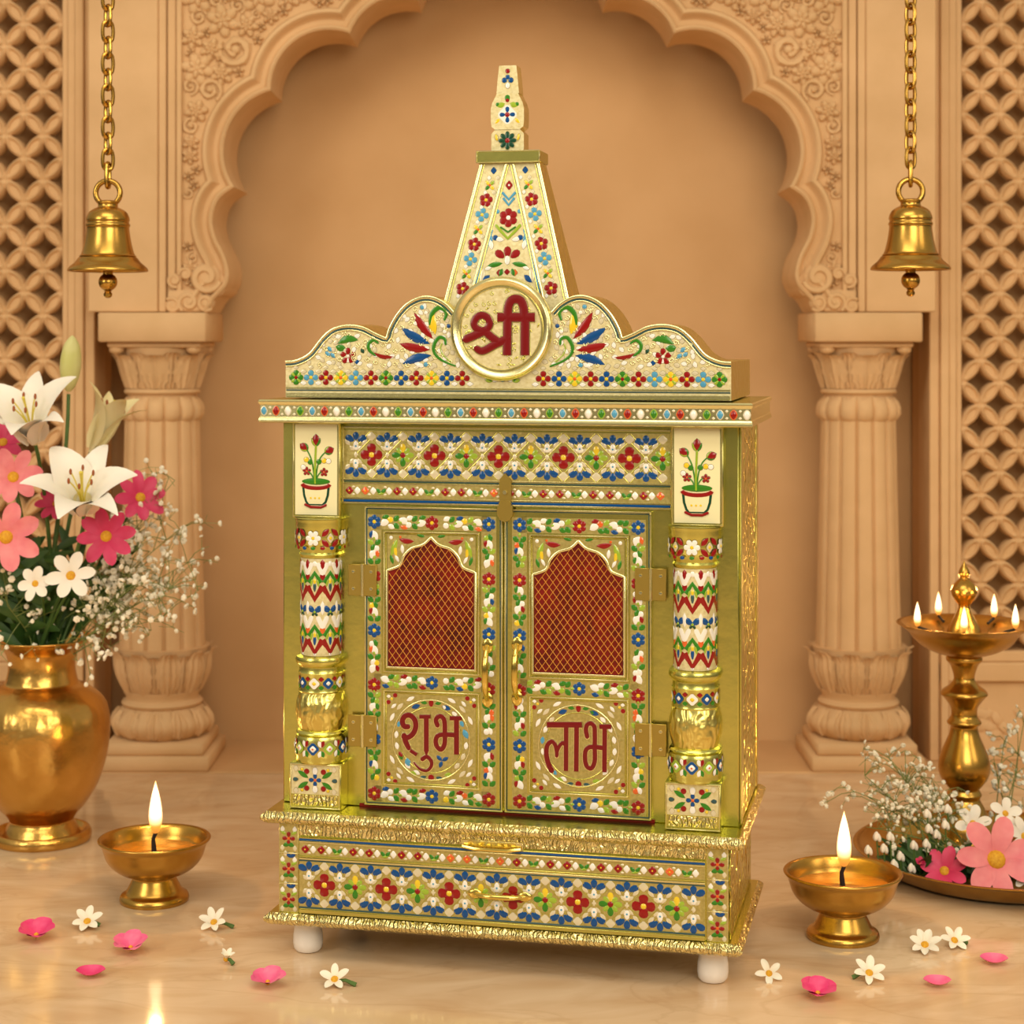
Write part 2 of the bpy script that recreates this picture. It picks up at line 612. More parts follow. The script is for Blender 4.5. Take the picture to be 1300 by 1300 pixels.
def ring(d):
    os_ = [offs(s, d) for s in segs]
    if d > 1e-6:
        es = [ext(o, 0.05) for o in os_]
        es[0] = [os_[0][0]] + es[0][1:]
        es[-1] = es[-1][:-1]
        st = [0] * len(es); hd = [None] * len(es); tl = [None] * len(es)
        cut = []
        for i in range(len(es) - 1):
            cut.append(isect(es[i], es[i + 1]))
        res = []
        for i, s in enumerate(es):
            pts = list(s)
            lo, hi = 0, len(pts) - 1
            first = last = None
            if i > 0 and cut[i - 1]:
                lo = cut[i - 1][2] + 1; first = cut[i - 1][4]
            if i < len(es) - 1 and cut[i]:
                hi = cut[i][0]; last = cut[i][4]
            q = ([first] if first else []) + pts[lo:hi + 1] + ([last] if last else [])
            res.append(q)
        os_ = res
    out = []
    for o in os_:
        r_ = resample(o, NS)
        out += r_ if not out else r_[1:]
    # close exactly on the axis
    c = ax(CX)
    out[-1] = (0.0 + ax(650), out[-1][1])
    return out


px1 = FRONT / FPX
# moulding: (offset from the opening, depth relative to the wall's front plane; negative = towards the room)
MOULD = [(0.0, 0.002), (0.9, -0.007), (3.5, -0.010), (6.0, -0.007), (7.0, 0.0015), (9.5, 0.006), (15.0, 0.006), (19.0, 0.001),
         (20.0, -0.006), (23.0, -0.010), (27.0, -0.008), (28.5, 0.000), (31.0, 0.006)]
rings = [ring(o * px1) for o, _ in MOULD]
arch = empty('cusped_arch', (0, FRONT, az(395)))
tag(arch, 'carved sandstone cusped arch spanning the two fluted columns', 'arch')
A0 = Vector((0, FRONT, az(395)))


def arch_part(mb, name):
    o = mb.build(name, arch)
    o.location = -A0
    return o


b = MB()
for sgn in (1, -1):
    n = len(rings[0])
    vs_, fs = [], []
    back = [(sgn * x, NICHE - 0.085, z) for x, z in rings[0]]
    rows = [back] + [[(sgn * x, FRONT + dy, z) for x, z in r_] for r_, (_, dy) in zip(rings, MOULD)]
    for r_ in rows:
        vs_ += r_
    for k in range(len(rows) - 1):
        for i in range(n - 1):
            fs.append((k * n + i, k * n + i + 1, (k + 1) * n + i + 1, (k + 1) * n + i))
    b.add(vs_, fs, STONE)
arch_part(b, 'moulding')

OUT = rings[-1]
XF = ax(231)                                            # inner edge of the pier trims
TOPZ = 1.95
b = MB()
region = [(XF, az(397))] + [p for p in OUT] + [(0, TOPZ), (XF, TOPZ)]
for sgn in (1, -1):
    tri = tessellate_polygon([[Vector((x, z, 0)) for x, z in region]])
    b.add([(sgn * x, FRONT + 0.006, z) for x, z in region], tri, STONE)
    # back face of the arch wall, seen from nowhere but it keeps light out of the niche
    reg2 = [(XF, az(397))] + [p for p in rings[0]] + [(0, TOPZ), (XF, TOPZ)]
    tri = tessellate_polygon([[Vector((x, z, 0)) for x, z in reg2]])
    b.add([(sgn * x, NICHE - 0.085, z) for x, z in reg2], tri, STONE)


def inside(p, poly):
    x, y = p
    c = False
    j = len(poly) - 1
    for i in range(len(poly)):
        xi, yi = poly[i]; xj, yj = poly[j]
        if (yi > y) != (yj > y) and x < (xj - xi) * (y - yi) / (yj - yi) + xi:
            c = not c
        j = i
    return c


arch_part(b, 'spandrel')

# leaf and scroll relief in the spandrels
rnd = random.Random(5)
b = MB()
spots = []
for rad, tries, f in ((0.030, 500, .86), (0.021, 1500, .80), (0.015, 2600, .76), (0.010, 3600, .76)):
    for _ in range(tries):
        x = rnd.uniform(XF, ax(575)); z = rnd.uniform(az(376), 1.44)
        if not all(inside((x + rad * 0.9 * math.cos(a), z + rad * 0.9 * math.sin(a)), region) for a in [i * PI / 4 for i in range(8)]):
            continue
        if any((x - q[0]) ** 2 + (z - q[1]) ** 2 < (f * (rad + q[2])) ** 2 for q in spots):
            continue
        spots.append((x, z, rad))
kinds = [(rnd.random(), rnd.uniform(0, 2 * PI)) for _ in spots]
for sgn in (1, -1):
    b = MB()
    yb = FRONT + 0.005
    for (x, z, rad), (kind, a0) in zip(spots, kinds):
        if kind < 0.42:                                 # scroll of acanthus with a knob
            pts, rs = [], []
            N = 20
            for i in range(N):
                t = i / (N - 1)
                rr = rad * (1.02 - 0.74 * t)
                an = a0 + 1.35 * 2 * PI * t
                pts.append((sgn * (x + rr * math.cos(an)), yb - 0.001, z + rr * math.sin(an)))
                rs.append(rad * (0.17 + 0.10 * math.sin(PI * t)) * (1 + .25 * math.cos(t * 40)))
            b.tube(pts, rs, STONE, 6)
            b.ball((sgn * x, yb - 0.001, z), rad * 0.30, 0.008, rad * 0.30, STONE, 8, 5)
        else:                                           # rosette or palmette of leaves
            n_ = 6 if rad > 0.014 else 5
            for ring_, sc_k in ((1.0, 1.0), (.52, .62)):
                if ring_ < 1 and rad < .014:
                    continue
                for i in range(n_):
                    an = a0 + 2 * PI * (i + (.5 if ring_ < 1 else 0)) / n_
                    rot = Matrix.Rotation(-(an if sgn > 0 else PI - an), 3, 'Y')
                    b.ball((sgn * (x + rad * 0.62 * ring_ * math.cos(an)), yb - (.004 if ring_ < 1 else 0), z + rad * 0.62 * ring_ * math.sin(an)),
                           rad * 0.46 * sc_k, 0.0085, rad * 0.33 * sc_k, STONE, 8, 5, rot)
            b.ball((sgn * x, yb - 0.005, z), rad * 0.20, 0.008, rad * 0.20, STONE, 8, 5)
    arch_part(b, 'carved_relief')

# scroll brackets at the springing
for sgn in (1, -1):
    b = MB()

    def q(px, py, y=FRONT):
        return (sgn * ax(px), y, az(py))
    b.box(*sorted((sgn * ax(213), sgn * ax(258))), FRONT - 0.004, NICHE - 0.085, az(396), az(368), STONE, 0.003)
    for (cx_, cy_, r_, t0) in ((262, 352, 19, 0.3), (240, 384, 13, 2.2), (219, 388, 10, 4.0), (262, 384, 11, 0.8), (222, 356, 9, 1.2), (236, 348, 8, 3.0)):
        pts, rs = [], []
        for i in range(26):
            t = i / 25
            an = t0 + 4.2 * PI * t / 1.6
            rr = r_ * (1 - 0.8 * t)
            pts.append(q(cx_ + rr * math.cos(an), cy_ + rr * math.sin(an), FRONT - 0.005))
            rs.append((0.004 + 0.002 * math.sin(PI * t)) * r_ / 14)
        b.tube(pts, rs, STONE, 6)
        b.ball(q(cx_, cy_, FRONT + 0.004), r_ * px1 * 1.0, 0.012, r_ * px1 * 1.0, STONE, 16, 8)
    # thick volute wraps into the opening
    b.tube([q(271, 361, FRONT + 0.002), q(271, 361, NICHE - 0.085)], 0.0235, STONE, 18)
    arch_part(b, 'scroll_bracket')

# --- piers over the columns, their trims
b = MB()
for sgn in (-1, 1):
    nm = 'left' if sgn < 0 else 'right'
    b = MB()
    x0, x1 = sorted((sgn * ax(112) * -1, sgn * ax(201) * -1))
    b.box(x0, x1, FRONT - 0.004, NICHE + 0.02, az(396), 1.95, STONE, 0.002)
    struct(b.build('trim_2' if sgn < 0 else 'trim_3'))
    b = MB()
    for pa, pb, yy in ((201, 211, -0.001), (212, 223, 0.003), (224, 231, -0.003)):
        x0, x1 = sorted((-sgn * ax(pa), -sgn * ax(pb)))
        b.box(x0, x1, FRONT + yy, FRONT + 0.1, az(396), 1.95, STONE, 0.0018)
    struct(b.build('trim_4' if sgn < 0 else 'trim_5'))

# --- lattice screens and their frames beside the piers
for sgn in (-1, 1):
    nm = 'left' if sgn < 0 else 'right'

    def jx(px):                                         # px counted on the right half
        return sgn * (px - 650) * JALI / FPX

    b = MB()
    b.box(*sorted((jx(1182), jx(1420))), JALI + 0.10, JALI + 0.16, 0, 1.95, STONE_BACK)
    struct(b.build('wall_' + nm))
    scr = empty('lattice_screen', (jx(1300), JALI, 0.003))
    tag(scr, ('pierced sandstone lattice screen behind the brass flower vase' if sgn < 0 else
              'pierced sandstone lattice screen behind the tiered brass lamp with five flames'), 'screen')
    off = -Vector((jx(1300), JALI, 0.003))

    def sp(mb, name):
        o = mb.build(name, scr)
        o.location = off
        return o
    b = MB()                                            # frame: stepped stiles, bottom rail
    for pa, pb, yy in ((1181, 1194, 0.006), (1194, 1205, -0.002), (1205, 1215, 0.004), (1215, 1223, 0.012)):
        b.box(*sorted((jx(pa), jx(pb))), JALI + yy, JALI + 0.10, 0.003, 1.95, STONE, 0.002)
    zb = az(828, JALI)
    b.box(*sorted((jx(1223), jx(1420))), JALI + 0.012, JALI + 0.10, zb - 0.02, zb, STONE, 0.002)
    b.box(*sorted((jx(1194), jx(1420))), JALI - 0.0, JALI + 0.10, zb - 0.055, zb - 0.02, STONE, 0.003)
    sp(b, 'frame')
    b = MB()
    b.box(*sorted((jx(1194), jx(1420))), JALI + 0.012, JALI + 0.10, 0.003, zb - 0.055, STONE, 0.002)
    rn = random.Random(9)
    for k in range(34):
        cxx = jx(rn.uniform(1232, 1400)); czz = rn.uniform(0.05, zb - 0.09)
        b.ball((cxx, JALI + 0.012, czz), 0.016, 0.006, 0.010, STONE, 8, 4, Matrix.Rotation(rn.uniform(0, 3), 3, 'Y'))
    sp(b, 'carved_panel')
    b = MB()
    dx, dz = 24.3 * JALI / FPX, 28.6 * JALI / FPX
    x0 = jx(1223.5)
    r0 = int(math.ceil((1.48 - zb) / dz))
    for c_ in range(0, 8):
        for r_ in range(0, r0):
            xa = x0 + sgn * (c_ * dx); xb = xa + sgn * dx
            za = zb + r_ * dz; zc = za + dz
            if (c_ + r_) % 2 == 0:
                pa, pc = (xa, za), (xb, zc)
            else:
                pa, pc = (xa, zc), (xb, za)
            L = math.hypot(pc[0] - pa[0], pc[1] - pa[1])
            ux, uz = (pc[0] - pa[0]) / L, (pc[1] - pa[1]) / L
            up, lo = [], []
            wd = 0.0086
            N = 8
            outl = []
            for i in range(N + 1):
                t = i / N
                outl.append((t, 0.0035 + wd * math.sin(PI * t) ** 0.8))
            for i in range(N, -1, -1):
                t = i / N
                outl.append((t, -0.0035 - wd * math.sin(PI * t) ** 0.8))
            pts = [(pa[0] + ux * L * t - uz * s, pa[1] + uz * L * t + ux * s) for t, s in outl]
            n = len(pts)
            mx_, mz_ = (pa[0] + pc[0]) / 2, (pa[1] + pc[1]) / 2
            ins = [(mx_ + (x - mx_) * 0.72, mz_ + (z - mz_) * 0.72) for x, z in pts]
            ins2 = [(mx_ + (x - mx_) * 0.45, mz_ + (z - mz_) * 0.45) for x, z in pts]
            v_ = [(x, JALI + 0.048, z) for x, z in pts] + [(x, JALI + 0.018, z) for x, z in pts] + \
                 [(x, JALI + 0.013, z) for x, z in ins] + [(x, JALI + 0.019, z) for x, z in ins2]
            f_ = []
            for k in range(3):
                for i in range(n):
                    j = (i + 1) % n
                    f_.append((k * n + i, k * n + j, k * n + n + j, k * n + n + i))
            f_.append(tuple(range(3 * n, 4 * n)))
            b.add(v_, f_, STONE)
    sp(b, 'lattice')

# --- fluted columns
def acanthus(b, c, rf, z0, z1, n, width, a0=0.0, lift=.004, curl=.016, down=False):
    """ring of carved leaves lying on a turned surface; rf(z) = its radius"""
    NT, NW_ = 14, 8
    for q in range(n):
        am = a0 + 2 * PI * q / n
        vs_, fs = [], []
        for i in range(NT + 1):
            t = i / NT
            env = (.62 + .38 * math.sin(PI * min(1, t * 1.1))) * (1 if t < .8 else math.sqrt(max(0, 1 - ((t - .8) / .2) ** 2)) * .98 + .02)
            env *= 1 - .17 * abs(math.sin(PI * t * 4.5))
            zz = (z1 + (z0 - z1) * t) if down else (z0 + (z1 - z0) * t)
            cu = max(0, t - .70) / .30
            for j in range(NW_ + 1):
                u = -1 + 2 * j / NW_
                r = rf(zz) + lift * (.5 + .5 * (1 - u * u)) + .0028 * (1 if j == NW_ // 2 else (-.6 if j % 2 else .35)) + curl * cu * cu * (1 - .3 * u * u)
                a = am + u * width / 2 * env
                zq = zz - (curl * .5 * cu ** 4 if not down else -curl * .2 * cu ** 4)
                vs_.append((c[0] + r * math.cos(a), c[1] + r * math.sin(a), zq))
        for i in range(NT):
            for j in range(NW_):
                k = i * (NW_ + 1) + j
                fs.append((k, k + 1, k + NW_ + 2, k + NW_ + 1))
        # rim walls down to the turned surface so that every leaf is solid
        b.add(vs_, fs, STONE)


CS = 3.474 / FPX


def cz(py):
    return CAM_H - (py - HORIZON) * CS


for sgn in (-1, 1):
    cx_ = sgn * 0.6395 - 0.003
    cy_ = 3.474
    col = empty('fluted_column', (cx_, cy_, 0.003))
    tag(col, ('fluted sandstone column on a square plinth behind the flower vase' if sgn < 0 else
              'fluted sandstone column on a square plinth beside the five-flame brass lamp'), 'column')

    def cp(mb, name):
        o = mb.build(name, col, angle=50)
        o.location = (-cx_, -cy_, -0.003)
        return o
    b = MB(); b.box(cx_ - .101, cx_ + .101, cy_ - .101, cy_ + .101, 0.003, cz(949) + .004, STONE, .003); cp(b, 'plinth')
    b = MB()
    b.box(cx_ - .090, cx_ + .090, cy_ - .090, cy_ + .090, cz(949) + .004, cz(931), STONE, .004)
    zt = cz(931)
    prof = []
    for i in range(15):                                 # torus with lotus petals
        t = i / 14
        prof.append((0.066 + 0.026 * math.sin(PI * (0.12 + 0.80 * t)), zt + (cz(893) - zt) * t))

    def lotus(a, k, r, z):
        t = (z - zt) / (cz(893) - zt)
        f = abs(math.sin(a * 6 + 0.4))
        return r * (0.94 + 0.085 * f ** 0.5 * math.sin(PI * min(1, max(0, 0.15 + t * 0.8))) - 0.03 * (abs(math.sin(12 * a + .8)) < 0.25))
    b.lathe(prof, 144, STONE, (cx_, cy_, 0), lotus)
    acanthus(b, (cx_, cy_), lambda zz: .964 * (0.066 + 0.026 * math.sin(PI * (0.12 + 0.80 * min(1, max(0, (zz - zt) / (cz(893) - zt)))))), cz(929), cz(896), 12, 2 * PI / 12 * .92, 0, .004, .004, True)
    b.lathe([(.066, cz(895)), (.072, cz(892)), (.074, cz(889)), (.071, cz(886)), (.066, cz(884)), (.0655, cz(880)), (.070, cz(876)), (.071, cz(873))], 64, STONE, (cx_, cy_, 0))
    z0, z1 = cz(876), cz(818)
    prof = []
    for i in range(17):
        t = i / 16
        prof.append((0.068 + 0.020 * math.sin(PI * min(1, t * 1.25) / 1.6) + 0.004 * t ** 6, z0 + (z1 - z0) * t))

    def acan(a, k, r, z):
        t = (z - z0) / (z1 - z0)
        f = abs(math.cos(a * 5.0))                      # ten leaves
        g = abs(math.cos(a * 20.0 + 6 * t))
        lip = 1.0 if t > 0.86 else 0.0
        lobe = 0.05 * (f ** 0.7) * (0.4 + t) + 0.022 * g * math.sin(PI * t)
        return r * (0.945 + lobe + 0.035 * lip * (f > 0.35))
    b.lathe([(r * .955, z) for r, z in prof], 64, STONE, (cx_, cy_, 0))

    def rbowl(zz):
        t = min(1, max(0, (zz - z0) / (z1 - z0)))
        return 0.955 * (0.068 + 0.020 * math.sin(PI * min(1, t * 1.25) / 1.6) + 0.004 * t ** 6)
    acanthus(b, (cx_, cy_), rbowl, z0 + .002, z1 - .004, 10, 2 * PI / 10 * .80, PI / 10, .0012, .009)
    acanthus(b, (cx_, cy_), rbowl, z0 + .002, z1 + .003, 10, 2 * PI / 10 * .98, 0, .004, .012)
    cp(b, 'base')
    b = MB()
    z0, z1 = cz(822), cz(528)
    prof = [(0.0765 + (0.0665 - 0.0765) * (i / 10) ** 0.9, z0 + (z1 - z0) * i / 10) for i in range(11)]

    def flute(a, k, r, z):
        s = (a * 14 / (2 * PI)) % 1.0
        d_ = abs(s - 0.5) * 2
        g = 0.0 if d_ > 0.86 else (1 - (d_ / 0.86) ** 2)
        fil = 0.018 if d_ > 0.93 else 0.0
        return r * (0.985 + 0.035 * g ** 0.6 + fil - (0.03 if 0.84 < d_ < 0.92 else 0))
    b.lathe(prof, 224, STONE, (cx_, cy_, 0), flute)
    cp(b, 'shaft')
    b = MB()
    zt = cz(535)

    def beads(a, k, r, z):
        t = (z - zt) / (cz(503) - zt)
        f = abs(math.sin(a * 7))
        return r * (0.90 + 0.12 * f ** 0.45) if t < 0.85 else r * 0.97
    b.lathe([(0.064, zt), (0.071, zt + .006), (0.0755, zt + .014), (0.0755, zt + .026), (0.072, zt + .036), (0.066, cz(503))], 140, STONE, (cx_, cy_, 0), beads)
    b.lathe([(.062, cz(505)), (.062, cz(500)), (.067, cz(499.5)), (.0695, cz(497)), (.067, cz(493.5)), (.062, cz(493))], 64, STONE, (cx_, cy_, 0))
    z0, z1 = cz(494), cz(441)
    prof = []
    for i in range(15):
        t = i / 14
        prof.append((0.064 + 0.016 * math.sin(t * 1.9) + 0.010 * t ** 4, z0 + (z1 - z0) * t))

    def acan2(a, k, r, z):
        t = (z - z0) / (z1 - z0)
        f = abs(math.cos(a * 4.0))
        g = abs(math.cos(a * 16.0 - 7 * t))
        return r * (0.94 + 0.07 * (f ** 0.8) * (0.3 + t) + 0.035 * g * math.sin(PI * t))
    b.lathe([(r * .95, z) for r, z in prof], 64, STONE, (cx_, cy_, 0))

    def rcap(zz):
        t = min(1, max(0, (zz - z0) / (z1 - z0)))
        return .95 * (0.064 + 0.016 * math.sin(t * 1.9) + 0.010 * t ** 4)
    acanthus(b, (cx_, cy_), rcap, z0 + .002, z1 - .002, 8, 2 * PI / 8 * .80, PI / 8, .0015, .013)
    acanthus(b, (cx_, cy_), rcap, z0 + .002, z1 - .006, 8, 2 * PI / 8 * 1.0, 0, .0045, .015)
    b.box(cx_ - .084, cx_ + .084, cy_ - .084, cy_ + .084, cz(441), cz(434), STONE, .003)
    for i in range(4):                                  # corner volutes
        a = PI / 4 + i * PI / 2
        b.ball((cx_ + .098 * math.cos(a), cy_ + .098 * math.sin(a), cz(443)), .014, .014, .009, STONE, 10, 6)
    cp(b, 'capital')
    b = MB(); b.box(cx_ - .0965, cx_ + .0965, cy_ - .102, cy_ + .10, cz(434), cz(397.5), STONE, .003); cp(b, 'abacus')


# ------------------------------------------------------------------ the shrine (built in millimetres)
TH, SX, SZ = 0.2199, -0.0088, 2.3472
shrine = empty('home_shrine', (SX, SZ, 0), -TH)
tag(shrine, 'gold foil covered home shrine with coloured enamel, double doors, drawer and tall spire', 'shrine')
CT, ST = math.cos(TH), math.sin(TH)


def F(px, py, yl=-8.0):
    """x, z in mm on the shrine's own plane y = yl, for a pixel of the reference"""
    a = (px - 650) / FPX
    y = yl / 1000
    x = (a * (SZ + y * CT) - SX - y * ST) / (CT + a * ST)
    D = SZ - x * ST + y * CT
    return x * 1000, (CAM_H - (py - HORIZON) * D / FPX) * 1000


def part(mb, name, parent=None, label=None, **k):
    o = mb.build(name, parent or shrine, scale=0.001, **k)
    if label:
        o['label'] = label
    return o


class Deco:
    """cloisonne pieces laid on a surface; mp(u, v, h) -> point"""
    def __init__(self, mb, mp, rim=0.0):
        self.b, self.mp, self.rim = mb, mp, rim

    def poly(self, pts, m, h=0.9, h0=0.15, rim=None):
        cu = sum(p[0] for p in pts) / len(pts)
        cv = sum(p[1] for p in pts) / len(pts)
        rim = self.rim if rim is None else rim
        n = len(pts)
        if rim:
            q = []
            for u, v in pts:
                l = math.hypot(u - cu, v - cv) or 1
                q.append(self.mp(u + (u - cu) / l * rim, v + (v - cv) / l * rim, h0 + 0.15))
            self.b.add(q, [tuple(range(n))], GOLDL)
            h0 = h0 + 0.35
        v_ = [self.mp(u, v, h0) for u, v in pts]
        v_ += [self.mp(cu + (u - cu) * .62, cv + (v - cv) * .62, h0 + (h - h0) * .85) for u, v in pts]
        v_.append(self.mp(cu, cv, h))
        f_ = [(i, (i + 1) % n, n + (i + 1) % n, n + i) for i in range(n)]
        f_ += [(n + i, n + (i + 1) % n, 2 * n) for i in range(n)]
        self.b.add(v_, f_, m)

    def dot(self, u, v, r, m, h=0.9, ry=None, n=9):
        ry = ry or r
        self.poly([(u + r * math.cos(2 * PI * i / n), v + ry * math.sin(2 * PI * i / n)) for i in range(n)], m, h)

    def dia(self, u, v, rx, rz, m, ang=0.0, h=0.7):
        c, s = math.cos(ang), math.sin(ang)
        k = 0.16
        raw = []
        for (a, b_), (a2, b2) in zip([(1, 0), (0, 1), (-1, 0), (0, -1)], [(0, 1), (-1, 0), (0, -1), (1, 0)]):
            raw.append((a * (1 - k) + a2 * k, b_ * (1 - k) + b2 * k))
            raw.append((a * k + a2 * (1 - k), b_ * k + b2 * (1 - k)))
        self.poly([(u + a * rx * c - b_ * rz * s, v + a * rx * s + b_ * rz * c) for a, b_ in raw], m, h)

    def petal(self, u, v, ang, L, Wd, m, h=0.9, fat=0.62):
        """teardrop: pointed end at (u, v), round end outwards"""
        c, s = math.cos(ang), math.sin(ang)
        pts = []
        for i in range(10):
            a = 2 * PI * i / 10
            x = (1 - math.cos(a)) / 2
            y = math.sin(a) * (0.58 + 0.42 * x ** fat) * 0.5
            pts.append((u + L * x * c - Wd * y * s, v + L * x * s + Wd * y * c))
        self.poly(pts, m, h)

    def leaf(self, u, v, ang, L, Wd, m, h=0.9, bend=0.0):
        """pointed at both ends, based at (u, v)"""
        c, s = math.cos(ang), math.sin(ang)
        up, lo = [], []
        N = 5
        for i in range(N + 1):
            t = i / N
            o_ = bend * L * math.sin(PI * t)
            w_ = Wd * .58 * math.sin(PI * t) ** 0.8
            up.append((t * L, o_ + w_)); lo.append((t * L, o_ - w_))
        pts = lo + up[-2:0:-1]
        self.poly([(u + x * c - y * s, v + x * s + y * c) for x, y in pts], m, h)

    def flower(self, u, v, r, n, m, mc, a0=PI / 2, wf=1.0, rc=0.26, m2=None):
        wd = min(r * 0.72, 2 * r * 0.62 * math.sin(PI / n)) * wf
        for i in range(n):
            self.petal(u + 0.16 * r * math.cos(a0 + 2 * PI * i / n), v + 0.16 * r * math.sin(a0 + 2 * PI * i / n),
                       a0 + 2 * PI * i / n, r * 0.84, wd, m2 if (m2 and i % 2) else m)
        self.dot(u, v, r * rc, mc, 1.5)

    def stroke(self, pts, wd, m, h=2.0, caps='round', h0=0.0):
        """flat band with a crowned top along a path; wd number or list"""
        n = len(pts)
        ws = wd if isinstance(wd, list) else [wd] * n
        L_, R_ = [], []
        N = []
        for i in range(n):
            a, c = pts[max(0, i - 1)], pts[min(n - 1, i + 1)]
            tx, tz = c[0] - a[0], c[1] - a[1]
            l = math.hypot(tx, tz) or 1
            N.append((-tz / l, tx / l, tx / l, tz / l))
        vs_, fs = [], []
        prof = [(-1, 0), (-0.92, .78), (-.5, .97), (0, 1), (.5, .97), (.92, .78), (1, 0)]
        K = len(prof)
        rows = []
        seq = list(range(n))
        for i in seq:
            rows.append((pts[i], N[i], ws[i]))
        if caps == 'round':
            a, c = [], []
            for q in (0.5, 0.85, 1.0):
                s = math.sqrt(max(0.0, 1 - q * q))
                k = rows[0]; a.insert(0, ((k[0][0] - k[1][2] * k[2] / 2 * q, k[0][1] - k[1][3] * k[2] / 2 * q), k[1], k[2] * max(s, .05)))
                k = rows[-1]; c.append(((k[0][0] + k[1][2] * k[2] / 2 * q, k[0][1] + k[1][3] * k[2] / 2 * q), k[1], k[2] * max(s, .05)))
            rows = a + rows + c
        for p, nn, w_ in rows:
            for s, hh in prof:
                vs_.append(self.mp(p[0] + nn[0] * s * w_ / 2, p[1] + nn[1] * s * w_ / 2, h0 + hh * h))
        for i in range(len(rows) - 1):
            for k in range(K - 1):
                fs.append((i * K + k, i * K + k + 1, (i + 1) * K + k + 1, (i + 1) * K + k))
        fs.append(tuple(range(K)))
        fs.append(tuple(range((len(rows) - 1) * K, len(rows) * K)))
        self.b.add(vs_, fs, m)


def flat(y):
    return lambda u, v, h: (u, y - h, v)


def ridge(b, x0, x1, z0, z1, y, wd=2.2, h=1.6, m=None, lines=1, gap=3.2):
    """raised rectangular bead (frame) around a field"""
    m = m or GOLDL
    for k in range(lines):
        d = k * gap
        for (a0, a1, c0, c1) in ((x0 + d, x1 - d, z0 + d, z0 + d + wd), (x0 + d, x1 - d, z1 - d - wd, z1 - d),
                                 (x0 + d, x0 + d + wd, z0 + d + wd, z1 - d - wd), (x1 - d - wd, x1 - d, z0 + d + wd, z1 - d - wd)):
            b.box(a0, a1, y - h, y + 0.5, c0, c1, m, 0.5)


def hline(b, x0, x1, z, y, wd=2.0, h=1.2, m=None):
    b.box(x0, x1, y - h, y + 0.5, z - wd / 2, z + wd / 2, m or GOLDL, 0.4)


def plate(b, x0, x1, z0, z1, y):
    b.box(x0, x1, y - .25, y + .5, z0, z1, GROUND2)


def frieze(d, x0, x1, zc, first, p, n, red_first=True):
    """the lattice frieze: red and green rosettes between blue fans and ivory cells"""
    hw = p / 2
    for k in range(-1, n + 1):
        x = first + p * k
        red = (k % 2 == 0) == red_first

        def ok(u, r=3.0):
            return x0 + r < u < x1 - r
        # gold trellis
        for q in (1, -1):
            for s in (1, -1):
                a = (x + q * 2.2, zc + s * 18.5); c = (x + q * (hw - 1.5), zc + s * 1.5)
                if ok(a[0], 1) and ok(c[0], 1):
                    d.stroke([a, ((a[0] + c[0]) / 2, (a[1] + c[1]) / 2), c], 1.3, GOLD, .5, 'flat')
                a = (x + q * 1.5, zc + s * 29.5); c = (x + q * (hw - .5), zc + s * 10)
                if ok(a[0], 1) and ok(c[0], 1):
                    d.stroke([a, ((a[0] + c[0]) / 2, (a[1] + c[1]) / 2), c], 1.1, GOLD, .45, 'flat')
        if 0 <= k < n and ok(x, 8):
            if red:
                d.flower(x, zc, 14.4, 4, RED, YELLOW, PI / 2, 1.34, 0.26)
                for i in range(4):
                    a = PI / 4 + i * PI / 2
                    d.petal(x + 3.2 * math.cos(a), zc + 3.2 * math.sin(a), a, 4.8, 3.0, RED)
            else:
                for i in range(4):
                    a = PI / 4 + i * PI / 2
                    d.petal(x + 2 * math.cos(a), zc + 2 * math.sin(a), a, 10, 7.2, LGREEN)
                for i in range(4):
                    a = PI / 2 + i * PI / 2
                    d.petal(x + 2.4 * math.cos(a), zc + 2.4 * math.sin(a), a, 12.2, 8.6, (YELLOW if i == 0 else (GREEN if i != 3 else LGREEN)))
                d.dot(x, zc, 3.9, RED, 1.5)
        for s in (1, -1):
            if ok(x, 6):
                d.dia(x, zc + s * 23.2, 6.8, 6.4, CREAM)
            for q in (1, -1):
                if ok(x + q * 9.0, 4):
                    d.dia(x + q * 9.2, zc + s * 15.6, 3.4, 5.6, CREAM, (PI / 4 if q * s > 0 else -PI / 4))
                if ok(x + q * 14.0, 3):
                    d.dia(x + q * 15.2, zc + s * 8.2, 3.0, 4.8, CREAM, (PI / 4 if q * s > 0 else -PI / 4))
        xf = x + hw
        if ok(xf, 9):
            for s in (1, -1):
                d.petal(xf, zc + s * 18.0, s * PI / 2, 10.6, 9.6, BLUE)
                for q in (1, -1):
                    an = s * (PI / 2 - q * 1.12)
                    d.petal(xf + q * 2.4, zc + s * 17.4, an, 12.6, 10.0, BLUE)
                d.petal(xf, zc + s * 17.6, -s * PI / 2, 12.0, 8.8, WHITE)
                d.dot(xf, zc + s * 10.6, 1.7, LBLUE, 1.4)
            d.dia(xf, zc, 3.2, 4.2, CREAM)


def smallband(d, x0, x1, zc, hh, seed=1):
    r_ = random.Random(seed)
    x = x0 + 6
    k = 0
    while x < x1 - 5:
        t = k % 6
        if t in (0, 2):
            m = RED if r_.random() < 0.75 else ORANGE
            d.dia(x, zc, hh * .78, hh * .78, m, h=1.2)
            d.dot(x, zc, hh * .2, YELLOW, 1.6)
        elif t in (1, 3, 5):
            d.dia(x, zc, hh * .6, hh * .72, WHITE, h=1.1)
            for s in (1, -1):
                d.dia(x - 5.2, zc + s * hh * .62, 2.6, 1.7, CREAM)
        else:
            d.leaf(x, zc - hh * .5, 2.3, hh * 1.2, hh * .55, GREEN)
            d.leaf(x, zc - hh * .5, 0.85, hh * 1.2, hh * .55, GREEN)
            d.leaf(x - 5, zc - hh * .55, 0.2, 10, 3, LGREEN)
        x += 10.4
        k += 1


